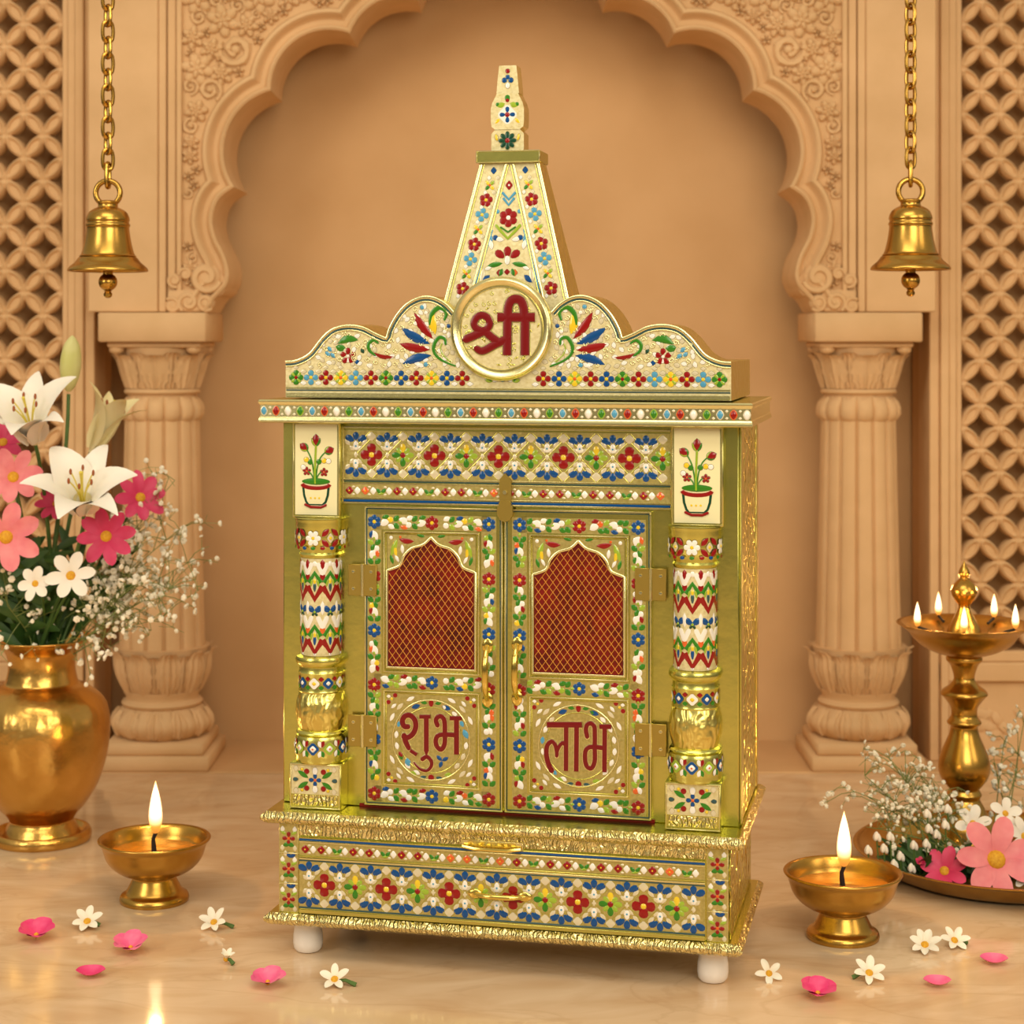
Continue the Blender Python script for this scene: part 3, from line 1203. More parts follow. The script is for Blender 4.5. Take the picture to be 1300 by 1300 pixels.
def stripfill(d, along, u0, u1, c, hw, seed, flowers):
    """running border along x ('x') or z ('z'): rosettes at given places with leaves and ivory petals between"""
    r_ = random.Random(seed)

    def put(a, t):
        return (a, c + t) if along == 'x' else (c + t, a)
    base = 0.0 if along == 'x' else PI / 2
    for a, m in flowers:
        u, v = put(a, 0)
        d.flower(u, v, hw * 1.05, 6, m, YELLOW, PI / 2, 1.4, 0.30)
    a = u0
    k = seed
    while a < u1:
        if all(abs(a - q) > hw * 1.45 for q, _ in flowers):
            t = k % 3
            u, v = put(a, 0)
            if t == 0:
                for s in (1, -1):
                    uu, vv = put(a - 3.5, s * 1.0)
                    d.leaf(uu, vv, base + s * 0.85 * (1 if along == 'x' else -1), 10.0, 6.0, GREEN if r_.random() < .75 else LGREEN)
                uu, vv = put(a + 2.0, 0)
                d.leaf(uu, vv, base, 6.5, 3.4, LGREEN)
            elif t == 1:
                s = 1 if (k // 3) % 2 else -1
                uu, vv = put(a - 5.0, -s * 4.2)
                d.leaf(uu, vv, base + s * 0.45 * (1 if along == 'x' else -1), 13, 7.6, WHITE, bend=.08)
                uu, vv = put(a - 3.0, s * 5.2)
                d.leaf(uu, vv, base + s * 0.25, 10, 5.0, r_.choice([RED, RED, BLUE, ORANGE, GREEN]))
            else:
                s = 1 if (k // 3) % 2 else -1
                uu, vv = put(a, s * 3.0)
                d.dot(uu, vv, 3.8, r_.choice([YELLOW, WHITE, LGREEN, WHITE, ORANGE]))
                uu, vv = put(a - 3.5, -s * 3.6)
                d.leaf(uu, vv, base - s * 0.4, 10, 5.6, r_.choice([GREEN, WHITE, GREEN]))
        k += 1
        a += 8.0


def edge_prof(z0, z1, ins=0.0, n=7):
    r_ = (z1 - z0) / 2
    return [(r_ * (1 - math.sin(PI * i / n)) * 0.9 + ins, z0 + (z1 - z0) * i / n) for i in range(n + 1)]


# feet
for x in (-258, 258):
    for y in (4, 190):
        b = MB()
        b.lathe([(11, 0), (15.5, 1.2), (18.2, 5), (19, 12), (18.6, 22), (17.4, 29), (17.6, 33), (20.5, 38), (22.5, 45.5)], 36, CERAMIC, (x, y, 0))
        part(b, 'foot', label='white ceramic foot')
# base slab
b = MB()
b.slab(-299, 299, -50, 236, edge_prof(45.5, 60.5), GOLDB, GOLD)
part(b, 'base_slab')
# drawer case
b = MB()
b.box(-281.5, 281.5, -38, 226, 60.3, 173, GOLD, 1.0)
b.box(281.5, 283.5, -32, 220, 62, 172, GOLDS, 0.8)
b.box(-281.5, -255.5, -40, -37, 60.3, 173, GOLDL, .6)
b.box(255.5, 281.5, -40, -37, 60.3, 173, GOLDL, .6)
b.box(-254.6, 254.6, -40.5, -37, 158, 173, GOLDB, .5)
plate(b, -280.5, -256.5, 61, 172.5, -40)
plate(b, 256.5, 280.5, 61, 172.5, -40)
d = Deco(b, flat(-40.2))
for s in (-1, 1):
    x = s * 268.5
    rr_ = random.Random(3)
    for zc_ in (77, 115, 153):
        d.flower(x, zc_, 8.5, 4, RED, ORANGE, PI / 2, 1.0)
        for q in (1, -1):
            d.leaf(x + q * 2, zc_ - 6, PI / 2 + q * 1.9, 10, 5, GREEN)
            d.leaf(x + q * 3, zc_ + 5, PI / 2 - q * 1.1, 9, 4, LGREEN)
            d.dia(x + q * 8, zc_ + 11.5, 3.4, 4.6, WHITE)
            d.dia(x + q * 8.3, zc_ - 12, 3.2, 4.2, CREAM)
        if zc_ < 150:
            d.petal(x + 3, zc_ + 14, PI / 2 + .7, 8.5, 6, BLUE)
            d.petal(x + 3, zc_ + 14, PI / 2 - .7, 8.5, 6, BLUE)
            d.dia(x - 4, zc_ + 19, 3.4, 4.4, CREAM)
        hline(b, x - 13, x + 13, zc_ - 18.5, -40, 1.6, 1.0)
part(b, 'drawer_case')
# drawer
b = MB()
b.box(-254, 254, -42, -20, 61.5, 156.5, GOLD, 1.0)
hline(b, -254, 254, 64, -42, 5, 1.2, GOLD)
hline(b, -254, 254, 68.7, -42, 2.2, 1.0, TEAL)
hline(b, -254, 254, 129.6, -42, 2.6, 1.4, GOLDL)
hline(b, -254, 254, 127.2, -42, 1.6, .9, TEAL)
hline(b, -254, 254, 132.5, -42, 2.0, 1.6, GOLD)
hline(b, -254, 254, 150.6, -42, 2.0, 1.4, GOLDL)
hline(b, -254, 254, 153.3, -42, 2.6, .9, BLUE)
plate(b, -254, 254, 70, 128, -42)
plate(b, -254, 254, 134, 150, -42)
d = Deco(b, flat(-42.2))
frieze(d, -254, 254, 98, -221.0, 40.1, 12)
smallband(d, -252, 252, 141.5, 7.6, 4)
drawer = part(b, 'drawer')


def bail(x, z, y, half, drop, r, name, parent, vertical=False, label=None):
    b = MB()
    pts = []
    for i in range(17):
        t = i / 16
        s = -half + 2 * half * t
        k = 1 - (abs(s) / half) ** 3.0
        pts.append((x, y - drop * k - 1.5, z + s) if vertical else (x + s, y - drop * k - 1.5, z))
    b.tube(pts, [r * (0.8 + 0.35 * math.sin(PI * i / 16)) for i in range(17)], BRASSG, 10)
    for s in (-half, half):
        c = (x, y - 1.2, z + s) if vertical else (x + s, y - 1.2, z)
        if vertical:
            b.ball(c, r * 1.9, 1.8, r * 2.6, BRASSG, 12, 6)
        else:
            b.ball(c, r * 2.9, 1.8, r * 1.9, BRASSG, 12, 6)
    o = part(b, name, parent, label)
    return o


BRASSG = mat('polished_gold', (0.80, 0.60, 0.15), 0.16, 1.0)
hx, hz = F(635, 1136, -42)
bail(hx, hz, -43, 31, 9, 3.1, 'handle', drawer, label='gold bail handle')
# pull-out tray lip
b = MB()
tx, tz = F(625, 1072, -42)
b.box(tx - 39, tx + 39, -43.5, -38, tz - 6, tz + 5, GOLDL, 1.2)
b.tube([(tx - 36, -46, tz - 3), (tx - 20, -51, tz - 4), (tx + 20, -51, tz - 4), (tx + 36, -46, tz - 3)], 2.8, BRASSG, 8)
b.box(tx - 30, tx + 30, -44.2, -43, tz - 1.5, tz + 3.5, GOLDE, .4)
part(b, 'tray_pull')
# middle slab
b = MB()
b.slab(-302, 302, -54, 236, edge_prof(173, 188), GOLDB, GOLD)
part(b, 'middle_slab')
# body
b = MB()
b.box(-290, 290, 0, 229, 188, 673, GOLD, 1.5)
b.box(290, 292.5, 4, 26, 190, 672, GOLD, .8)
b.box(290, 291.2, 26, 205, 190, 672, GOLDS, .4)
b.box(290, 292.5, 205, 228, 190, 672, GOLDE, .8)
b.box(-188, 188, -2.2, 1, 188, 192.3, RED, .4)
part(b, 'cabinet_body')

# lintel
b = MB()
b.box(-210, 210, -5, 1, 570.5, 668, GOLD, .8)
ridge(b, -210, 210, 570.5, 668, -5, 2.6, 1.6)
hline(b, -208, 208, 601.5, -5, 2.2, 1.6, GOLDL)
hline(b, -208, 208, 599.0, -5, 1.6, .8, TEAL)
hline(b, -208, 208, 596.5, -5, 1.8, 1.4, GOLDL)
hline(b, -208, 208, 574.6, -5, 3.0, .9, BLUE)
hline(b, -208, 208, 578, -5, 1.6, 1.4, GOLDL)
plate(b, -208, 208, 602.5, 663, -5)
plate(b, -208, 208, 579, 596, -5)
d = Deco(b, flat(-5.2))
frieze(d, -208, 208, 632.5, -171, 41.0, 10)
smallband(d, -206, 206, 587.2, 7.6, 8)
part(b, 'lintel_panel')

# plaques with a painted flower pot
for s in (-1, 1):
    cx_ = s * 241
    b = MB()
    b.box(cx_ - 32, cx_ + 32, -14, 0, 552, 671.5, GOLD, 1.0)
    b.box(cx_ - 28, cx_ + 28, -15, -13.5, 556, 671, PLAQ, .5)
    ridge(b, cx_ - 31, cx_ + 31, 553, 672, -14, 1.8, 1.6, GOLDL)
    d = Deco(b, flat(-15), rim=0.5)

    def pt(u, v):                                       # zoomed sketch coordinates -> mm
        return (cx_ + (u - 405) * 0.1015, 671.0 - v * 0.1005)
    pot = [pt(*q) for q in ((228, 800), (240, 900), (270, 985), (300, 1020), (500, 1020), (540, 985), (570, 900), (582, 800))]
    d.poly(pot, DGREEN, .5, .1)
    d.poly([((x - cx_) * .84 + cx_, (z - pot[0][1]) * .93 + pot[0][1]) for x, z in pot], PLAQ, 1.0, .55, rim=0)
    rimb = [pt(405 + 178 * math.cos(a), 760 + 52 * math.sin(a)) for a in [i * PI / 8 for i in range(9)]]
    rimb += [pt(405 + 178 * math.cos(a), 722 + 45 * math.sin(a)) for a in [PI - i * PI / 8 for i in range(9)]]
    d.stroke([pt(405 + 178 * math.cos(a), 755 + 52 * math.sin(a)) for a in [i * PI / 10 for i in range(11)]], 5.0, RED, 1.4, 'flat')
    d.poly([pt(405 + 180 * math.cos(a), 722 + 40 * math.sin(a)) for a in [i * PI / 10 for i in range(20)]], GREEN, 1.0)
    d.stroke([pt(270, 1015), pt(340, 1045), pt(470, 1045), pt(530, 1018)], 3.4, RED, 1.4)
    G3 = [(395, 740), (392, 600), (398, 430), (405, 280)]
    d.stroke([pt(*q) for q in catmull(G3, 5)], 2.6, LGREEN, 1.2)
    for q in ([(385, 690), (370, 560), (340, 430), (290, 330)], [(405, 690), (420, 560), (460, 430), (520, 360)],
              [(388, 720), (350, 640), (310, 600)], [(402, 720), (430, 650), (470, 600)]):
        d.stroke([pt(*z) for z in catmull(q, 5)], 1.7, GREEN, 1.0)
    for (u, v, a, L, m) in ((405, 285, PI / 2, 16, RED), (300, 330, 2.5, 13, RED), (520, 360, .45, 13, RED)):
        x, z = pt(u, v)
        d.leaf(x, z, a, L, 8.6, m, 1.6)
        d.leaf(x, z, a - .5, L * .75, 4, GREEN, 1.2)
        d.leaf(x, z, a + .5, L * .75, 4, LGREEN, 1.2)
    for (u, v) in ((285, 595), (510, 605)):
        x, z = pt(u, v)
        d.flower(x, z, 5.4, 5, RED, ORANGE)
    for (u, v, m) in ((280, 450, YELLOW), (510, 460, YELLOW), (330, 480, GREEN), (445, 475, GREEN), (240, 545, WHITE), (570, 465, WHITE)):
        x, z = pt(u, v)
        d.dot(x, z, 3.2, m)
    for i in range(3):
        x, z = pt(340 + i * 55, 930)
        d.dot(x, z, 1.8, YELLOW, 1.5)
    part(b, 'flower_plaque', label='ivory plaque painted with a potted plant')

# pillars
for s in (-1, 1):
    cx_, cy_ = s * 237.5, -5.0
    pil = bpy.data.objects.new('pillar', None)
    COL.objects.link(pil)
    pil.parent = shrine
    pil.location = (cx_ / 1000, cy_ / 1000, 0.188)
    pil.empty_display_size = .02

    def pp(mb, name, label=None):
        o = mb.build(name, pil, scale=0.001)
        o.location = (-cx_ / 1000, -cy_ / 1000, -0.188)
        if label:
            o['label'] = label
        return o
    b = MB()
    b.box(cx_ - 34, cx_ + 34, -29, 0, 188, 246, GOLD, 1.2)
    ridge(b, cx_ - 33, cx_ + 33, 189, 245, -29, 1.8, 1.4, GOLDL)
    b.box(cx_ - 31, cx_ + 31, -29.3, -28.5, 207, 243, GROUND)
    b.box(cx_ - 29, cx_ + 29, -30, -28.5, 193, 206, GOLDB, .4)
    d = Deco(b, flat(-29), rim=.5)
    zc_ = 225
    d.flower(cx_, zc_, 8, 4, BLUE, ORANGE)
    for q in (1, -1):
        d.petal(cx_, zc_ + q * 6, q * PI / 2, 10, 8, WHITE)
        for t in (1, -1):
            d.dot(cx_ + q * 11, zc_ + t * 10.5, 3.4, RED)
            d.leaf(cx_ + q * 9, zc_ + t * 2.5, (0 if q > 0 else PI) + q * t * .55, 16, 5, GREEN)
            d.dia(cx_ + q * 25, zc_ + t * 14, 3.6, 4.4, CREAM)
            d.dot(cx_ + q * 17, zc_ + t * 13, 2, YELLOW)
        d.petal(cx_ + q * 22, zc_, 0 if q > 0 else PI, 7, 6, TEAL)
    pp(b, 'pedestal')
    b = MB()
    n = 48
    C = (cx_, cy_, 0)
    b.lathe([(31, 246), (32, 249), (31.5, 252), (32.5, 256), (32.5, 275), (31, 279), (29, 280), (31.5, 282.5), (30.5, 285), (27.5, 287)], n, GOLD, C)
    b.lathe([(27.5, 287), (29, 293), (31.6, 303), (32.2, 312), (31, 322), (28.6, 330), (27.6, 333)], n, GOLDE, C)
    b.lathe([(27.6, 333), (28.6, 335), (28, 337), (28, 356), (28.6, 358), (27.5, 360), (27.6, 366), (31.5, 370), (32.5, 374), (31, 378), (27, 379), (25.5, 380), (25.5, 503),
             (27, 505), (28, 507), (26.5, 510), (28, 514), (31, 520), (32, 530), (31.5, 540), (32.6, 543), (32, 547), (33, 550), (33, 552.5)], n, GOLD, C)

    def cyl(r0):
        return lambda u, v, h: (cx_ + (r0 + h) * math.sin(u / r0), cy_ - (r0 + h) * math.cos(u / r0), v)
    d = Deco(b, cyl(32.5), rim=.4)                      # base band
    for i, u in enumerate((-42, -21, 0, 21, 42)):
        d.dia(u, 265.5, 9, 9, BLUE if i % 2 == 0 else LGREEN)
        d.dia(u, 265.5, 5, 5, WHITE, h=1.8)
        d.dot(u, 265.5, 1.8, ORANGE, 2.2)
        for q in (1, -1):
            d.leaf(u + 10.5, 265.5 + q * 2, q * 1.2, 9, 4.6, RED if q > 0 else GREEN)
            d.leaf(u + 10.5, 265.5 + q * 2, PI - q * 1.2, 9, 4.6, WHITE)
    d = Deco(b, cyl(28), rim=.3)                        # upper band
    for i, u in enumerate((-36, -18, 0, 18, 36)):
        d.dia(u, 346.5, 8, 8, WHITE if i % 2 == 0 else BLUE)
        d.dia(u, 346.5, 3.4, 3.4, YELLOW if i % 2 == 0 else WHITE, h=1.7)
        for q in (1, -1):
            d.dia(u + 9, 346.5 + q * 5.4, 4, 3.4, RED if q > 0 else GREEN)
    d = Deco(b, cyl(32), rim=.4)                        # capital band
    for u in (-44, 0, 44):
        d.flower(u, 529, 10, 6, WHITE, YELLOW, 0, 1.2, .22)
        for q in (1, -1):
            for t in (1, -1):
                d.leaf(u + q * 11, 529 + t * 2, (0 if q > 0 else PI) + q * t * .8, 13, 5.5, RED)
        d.dia(u + 22, 529, 5, 7, CREAM)
        d.dot(u + 22, 529, 2.2, YELLOW, 1.8)
    for i in range(9):
        d.dot(-48 + i * 12, 516.5, 3.0, BLUE if i % 3 == 0 else (GREEN if i % 3 == 1 else RED), ry=2.2)
    b.lathe([(25.75, 380.5), (25.75, 502.5)], n, GROUND, C, cap=False)
    d = Deco(b, cyl(25.75), rim=0)                      # shaft: zigzags
    pit = 20.0
    for k in range(-2, 3):
        u = k * pit
        for z0 in (385, 452):
            d.stroke([(u - pit / 2, z0 + 16), (u, z0), (u + pit / 2, z0 + 16)], 7.8, RED, 1.0, 'flat')
            d.petal(u, z0 + 9, PI / 2, 12, 5, BLUE if z0 == 385 else TEAL)
            d.stroke([(u - 8.2, z0 + 21), (u, z0 + 33), (u + 8.2, z0 + 21)], 6.0, GREEN, 1.0, 'flat')
            d.petal(u, z0 + 18, PI / 2, 8, 4.4, YELLOW)
            d.leaf(u + pit / 2, z0 + 21, PI / 2, 15, 6, ORANGE if z0 == 385 else RED)
            d.leaf(u + pit / 2 - 4.6, z0 + 15, PI / 2 + .2, 12, 3.2, LGREEN)
            d.leaf(u + pit / 2 + 4.6, z0 + 15, PI / 2 - .2, 12, 3.2, LGREEN)
            d.stroke([(u - 9.4, z0 + 33), (u - 4.8, z0 + 43)], 6.2, WHITE, .9)
            d.stroke([(u + 9.4, z0 + 33), (u + 4.8, z0 + 43)], 6.2, WHITE, .9)
        for q in (1, -1):
            d.petal(u, 436, PI / 2 + q * .95, 11.5, 9, BLUE)
            d.petal(u, 436, -PI / 2 + q * .6, 6, 4, DGREEN)
        d.leaf(u + pit / 2, 432, PI / 2, 18, 5.4, WHITE)
        d.dot(u, 436, 2, LGREEN, 1.4)
        d.petal(u, 380.5, PI / 2, 5, 5, WHITE)
        d.petal(u, 500, -PI / 2, 7, 7, WHITE)
        d.leaf(u + pit / 2, 487, PI / 2, 15, 6.4, RED)
    pp(b, 'column_shaft')

# doors
ZB, ZT = 192.5, 568.0


def stroke_set(d, kx, kz, ox, oy, sc_, yl, items, m, h=2.0):
    for pts, wd in items:
        q = catmull(pts, 5) if len(pts) > 2 else [pts[0], tuple((a + c) / 2 for a, c in zip(*pts)), pts[1]]
        P2 = [F(ox + u / sc_, oy + v / sc_, yl) for u, v in q]
        if isinstance(wd, tuple):
            n = len(P2)
            ws = [(wd[0] + (wd[1] - wd[0]) * i / (n - 1)) / sc_ * 1.0 for i in range(n)]
        else:
            ws = wd / sc_
        d.stroke(P2, ws, m, h, 'flat' if len(pts) == 2 else 'round')


SHUBH = [
    ([(300, 352), (250, 345), (226, 275), (262, 205), (335, 198), (395, 255), (410, 350), (375, 445), (300, 500), (250, 495)], 74),
    ([(252, 480), (272, 560), (312, 645)], (82, 66)),
    ([(335, 678), (425, 738)], 52),
    ([(462, 215), (612, 215)], 56), ([(555, 215), (556, 690)], 70), ([(556, 680), (556, 715), (556, 742)], (66, 20)),
    ([(505, 795), (560, 765), (618, 815), (625, 890), (570, 952), (490, 945), (430, 895), (392, 850)], (64, 26)),
    ([(708, 330), (688, 265), (722, 212), (778, 222), (806, 290), (810, 420), (806, 590), (758, 665), (700, 620), (686, 540), (718, 475), (800, 462), (940, 466)], 66),
    ([(880, 236), (1038, 236)], 60), ([(970, 240), (970, 732)], 72)]
LABH = [
    ([(210, 325), (692, 327)], 78), ([(475, 330), (472, 958)], 64), ([(618, 330), (613, 965)], 66),
    ([(272, 952), (226, 850), (202, 730), (214, 615), (272, 556), (322, 600), (345, 700), (346, 750)], (74, 50)),
    ([(344, 740), (366, 650), (418, 578), (472, 600)], (40, 64)),
    ([(762, 485), (746, 400), (764, 326), (816, 308), (860, 350), (868, 450), (867, 640), (866, 830), (822, 922), (762, 900), (736, 820), (738, 700), (776, 642), (850, 630), (980, 645)], 62),
    ([(932, 352), (1094, 352)], 64), ([(1005, 355), (1000, 974)], 64)]
SHREE = [
    ([(815, 470), (813, 848)], 86), ([(645, 480), (640, 848)], 84), ([(548, 480), (912, 480)], 88),
    ([(648, 490), (650, 390), (676, 322), (726, 302), (776, 322), (802, 390), (806, 490)], 86),
    ([(395, 610), (345, 590), (320, 535), (345, 482), (395, 460), (448, 482), (472, 535), (448, 590), (395, 610), (345, 590)], 70),
    ([(248, 690), (340, 650), (430, 608)], 80), ([(425, 610), (475, 660), (545, 712)], 78),
    ([(640, 690), (530, 740), (440, 792), (390, 808), (350, 788)], (84, 66))]

for s in (-1, 1):
    x0, x1 = (-179.5, -1.2) if s < 0 else (1.2, 184.5)
    cx_ = -91.8 if s < 0 else 95.2
    b = MB()
    b.box(x0, x1, -7, 4, ZB, ZT, GOLD, .8)
    ridge(b, x0, x1, ZB, ZT, -7, 2.2, 2.0, GOLDL)
    ridge(b, x0 + 2.4, x1 - 2.4, ZB + 2.4, ZT - 2.4, -7, 1.3, .9, TEAL)
    sl, sr = cx_ - 75, cx_ + 73                          # centre lines of the side strips
    zt_, zm_, zl_ = 548.5, 349.0, 207.0
    for pa, pb, pc, pd in ((sl - 9.5, sl + 9.5, 197, 558), (sr - 9.5, sr + 9.5, 197, 558), (sl, sr, 539, 558), (sl, sr, 340, 358), (sl, sr, 197, 217), (cx_ - 58, cx_ + 56, 223, 333.5), (cx_ - 58, cx_ + 56, 486, 533)):
        plate(b, pa, pb, pc, pd, -7)
    d = Deco(b, flat(-7.2))
    for m_, xs in (('L', sl), ('R', sr)):
        fl = [(548.5 - 68.3 * k, BLUE if k % 2 == 0 else RED) for k in range(6)]
        stripfill(d, 'z', 203, 546, xs, 8.6, 3 + s + (m_ == 'R'), fl)
    stripfill(d, 'x', sl + 13, sr - 12, zt_, 8.6, 11 + s, [(cx_, RED)])
    stripfill(d, 'x', sl + 13, sr - 12, zm_, 8.2, 14 + s, [(cx_, BLUE)])
    stripfill(d, 'x', sl + 13, sr - 12, zl_, 8.6, 17 + s, [(cx_, BLUE)])
    fx0, fx1 = cx_ - 63, cx_ + 61
    ridge(b, fx0, fx1, 360, 537.5, -7, 2.0, 2.2, GOLDL)
    ridge(b, fx0 + 2.4, fx1 - 2.4, 362.4, 535.1, -7, 1.6, 1.2, GOLD)
    ridge(b, fx0, fx1, 218.5, 338, -7, 2.0, 2.2, GOLDL)
    ridge(b, fx0 + 2.4, fx1 - 2.4, 220.9, 335.6, -7, 1.6, 1.2, GOLD)
    # arched opening
    cw = (fx0 + fx1) / 2
    half = [(0, 530.5), (10, 521.5), (25, 516.5), (34.5, 507.5), (39, 497), (44, 492.6), (57, 488)]
    hc = catmull(half, 5)
    outline = [(cw + x, z) for x, z in hc] + [(cw + 57, 366.5), (cw - 57, 366.5)] + [(cw - x, z) for x, z in reversed(hc[1:])]
    b.prism(outline, -7.35, -6.5, REDMESH)
    edge = outline
    d.stroke(edge + [edge[0]], 3.4, GOLDL, 2.4, 'flat')
    # spandrels over the arch
    for q in (1, -1):
        d.leaf(cw + q * 22, 525, PI / 2 - q * 1.45, 20, 6, RED, 1.2, -q * .06)
        d.leaf(cw + q * 44, 528, -PI / 2 + q * .35, 24, 6, LGREEN, 1.2, 0)
        d.leaf(cw + q * 49, 524, -PI / 2 - q * .2, 20, 4.6, YELLOW, 1.2)
        d.leaf(cw + q * 38, 521, -PI / 2 - q * .1, 12, 4.2, WHITE, 1.2)
        d.leaf(cw + q * 8, 531, PI / 2 - q * 1.3, 12, 4, GREEN, 1.2)
        d.dot(cw + q * 52, 529, 2.4, WHITE)
        d.dot(cw + q * 40, 530, 1.8, ORANGE)
        d.leaf(cw + q * 53, 508, -PI / 2 - q * .3, 13, 4, GREEN)
        d.leaf(cw + q * 47, 508, -PI / 2 - q * .5, 11, 3.4, WHITE)
    # lower panel: wreath
    zc_ = 277.5 if s < 0 else 279
    d2 = Deco(b, flat(-7.2), rim=.35)
    ringp = [(cw + 50 * math.cos(a), zc_ + 50 * math.sin(a)) for a in [2 * PI * i / 40 for i in range(41)]]
    d2.stroke(ringp, 1.6, GOLDL, 1.2, 'flat')
    ringp = [(cw + 41 * math.cos(a), zc_ + 41 * math.sin(a)) for a in [2 * PI * i / 40 for i in range(41)]]
    d2.stroke(ringp, 1.3, GOLD, .9, 'flat')
    rr_ = random.Random(21 + s)
    for i in range(20):
        a = 2 * PI * i / 20 + .1
        if abs(math.sin(a)) > .9:
            continue
        d2.leaf(cw + 45.5 * math.cos(a), zc_ + 45.5 * math.sin(a), a + PI / 2 + .1, 9.5, 4.6, rr_.choice([WHITE, WHITE, WHITE, CREAM, GREEN, LBLUE]))
    for q in (1, -1):
        d2.leaf(cw + q * 5, zc_ + 45.5, PI / 2 - q * 1.35, 9, 4.2, GREEN)
        d2.leaf(cw + q * 14, zc_ + 43, PI / 2 - q * 1.9, 12, 5.2, BLUE)
        d2.leaf(cw + q * 6, zc_ - 46, -PI / 2 + q * 1.3, 10, 4.2, TEAL)
        d2.leaf(cw + q * 17, zc_ - 43, -PI / 2 + q * 1.75, 10, 4.6, LGREEN)
        for t in (1, -1):
            cu, cv = cw + q * 51, zc_ + t * 49.5
            for k, m_ in ((-1, RED), (0, YELLOW), (1, RED)):
                d2.dot(cu + q * k * 4.4, cv - t * k * 4.4, 2.9 if m_ == RED else 1.8, m_)
            for k in (-.30, 0, .30):
                an = math.atan2(t, q) + k
                d2.leaf(cw + 57 * math.cos(an) - 6 * math.cos(an + PI / 2), zc_ + 57 * math.sin(an) - 6 * math.sin(an + PI / 2), an + PI / 2, 12, 4.0, WHITE if k else CREAM, .8)
            d2.dia(cu + q * 4, cv + t * 3, 3, 2.4, WHITE)
            d2.leaf(cu - q * 6, cv - t * 6 + 0, math.atan2(t, q) + 1.5, 9, 3.4, WHITE)
    d2.petal(cw, zc_ + 41, PI / 2, 9.5, 7.4, RED)
    d2.dot(cw, zc_ - 47, 4, RED)
    if s < 0:
        d2.leaf(F(588, 926)[0], F(588, 926)[1], -1.1, 13, 6, LBLUE, 1.4)
        for a in (-1.9, .5, 2.4):
            x, z = F(561, 966)
            d2.leaf(x, z, a, 9.5, 4.4, BLUE, 1.4)
        x, z = F(516, 962)
        d2.leaf(x, z, -1.3, 12, 6.5, LBLUE, 1.4)
        x, z = F(506, 954)
        d2.leaf(x, z, -1.0, 9, 4.2, RED, 1.4)
    door = part(b, 'door', label=('left door leaf of the shrine, with red letters of a hooked first sign' if s < 0 else 'right door leaf of the shrine, with red letters under a long top bar'))
    # wire mesh of the window
    b = MB()
    inn = [(cw + (x - cw) * .985, z) for x, z in outline]
    pu, pv = 4.55, 6.1
    yw = -8.2
    for i in range(-16, 17):
        for j in range(0, 32):
            x, z = cw + i * pu, 363 + j * pv
            if (i + j) % 2:
                continue
            for q in (1, -1):
                x2, z2 = x + q * pu, z + pv
                if not (inside((x, z), inn) and inside((x2, z2), inn)):
                    continue
                l = math.hypot(x2 - x, z2 - z)
                nx, nz = -(z2 - z) / l * .42, (x2 - x) / l * .42
                b.add([(x - nx, yw, z - nz), (x + nx, yw, z + nz), (x2 + nx, yw, z2 + nz), (x2 - nx, yw, z2 - nz),
                       (x, yw - .5, z), (x2, yw - .5, z2)], [(0, 4, 5, 3), (1, 2, 5, 4), (0, 3, 2, 1)], WIRE)
    part(b, 'window_mesh', door, 'gold wire mesh over red backing')
    # lettering
    b = MB()
    dl = Deco(b, flat(-7.4))
    if s < 0:
        stroke_set(dl, 1, 1, 490, 890, 10.83, -8, [(p_, (tuple(q + 26 for q in w_) if isinstance(w_, tuple) else w_ + 26)) for p_, w_ in SHUBH], GOLDL, .7)
        stroke_set(dl, 1, 1, 490, 890, 10.83, -8, SHUBH, REDL, 2.0)
    else:
        stroke_set(dl, 1, 1, 675, 890, 10.83, -8, [(p_, (tuple(q + 26 for q in w_) if isinstance(w_, tuple) else w_ + 26)) for p_, w_ in LABH], GOLDL, .7)
        stroke_set(dl, 1, 1, 675, 890, 10.83, -8, LABH, REDL, 2.0)
    part(b, 'lettering', door, 'red enamel Devanagari lettering')
    # handle
    hx, hz0 = F(619, 820)
    hz1 = F(619, 888)[1]
    if s > 0:
        hx, hz0 = F(656.5, 818)
        hz1 = F(656.5, 886)[1]
    bail(hx, (hz0 + hz1) / 2, -8, (hz0 - hz1) / 2, 13, 3.7, 'handle', door, True, 'polished gold bow handle')
    # hinges
    for (pxa, pxb, pya, pyb) in (((442, 478, 716, 757), (442, 478, 907, 949)) if s < 0 else ((806, 846, 721, 763), (806, 846, 918, 961))):
        ua, za = F(pxa, pya, -10); ub, zb_ = F(pxb, pyb, -10)
        b = MB()
        um = (ua + ub) / 2
        b.box(ua, um - 1, -10.4, -8, zb_, za, BRASSP, .6)
        b.box(um + 1, ub, -10.4, -8, zb_, za, BRASSP, .6)
        b.tube([(um, -10, zb_ - .5), (um, -10, za + .5)], 2.4, GOLDL, 10)
        for u in (ua + 7, ub - 7):
            for z in (za - 9, zb_ + 9):
                b.tube([(u, -10, z), (u, -11.3, z)], 2.2, GOLDL, 10)
                b.box(u - 1.5, u + 1.5, -11.5, -11.2, z - .3, z + .3, TEAL)
        part(b, 'hinge', door, 'brushed brass hinge with four screws')

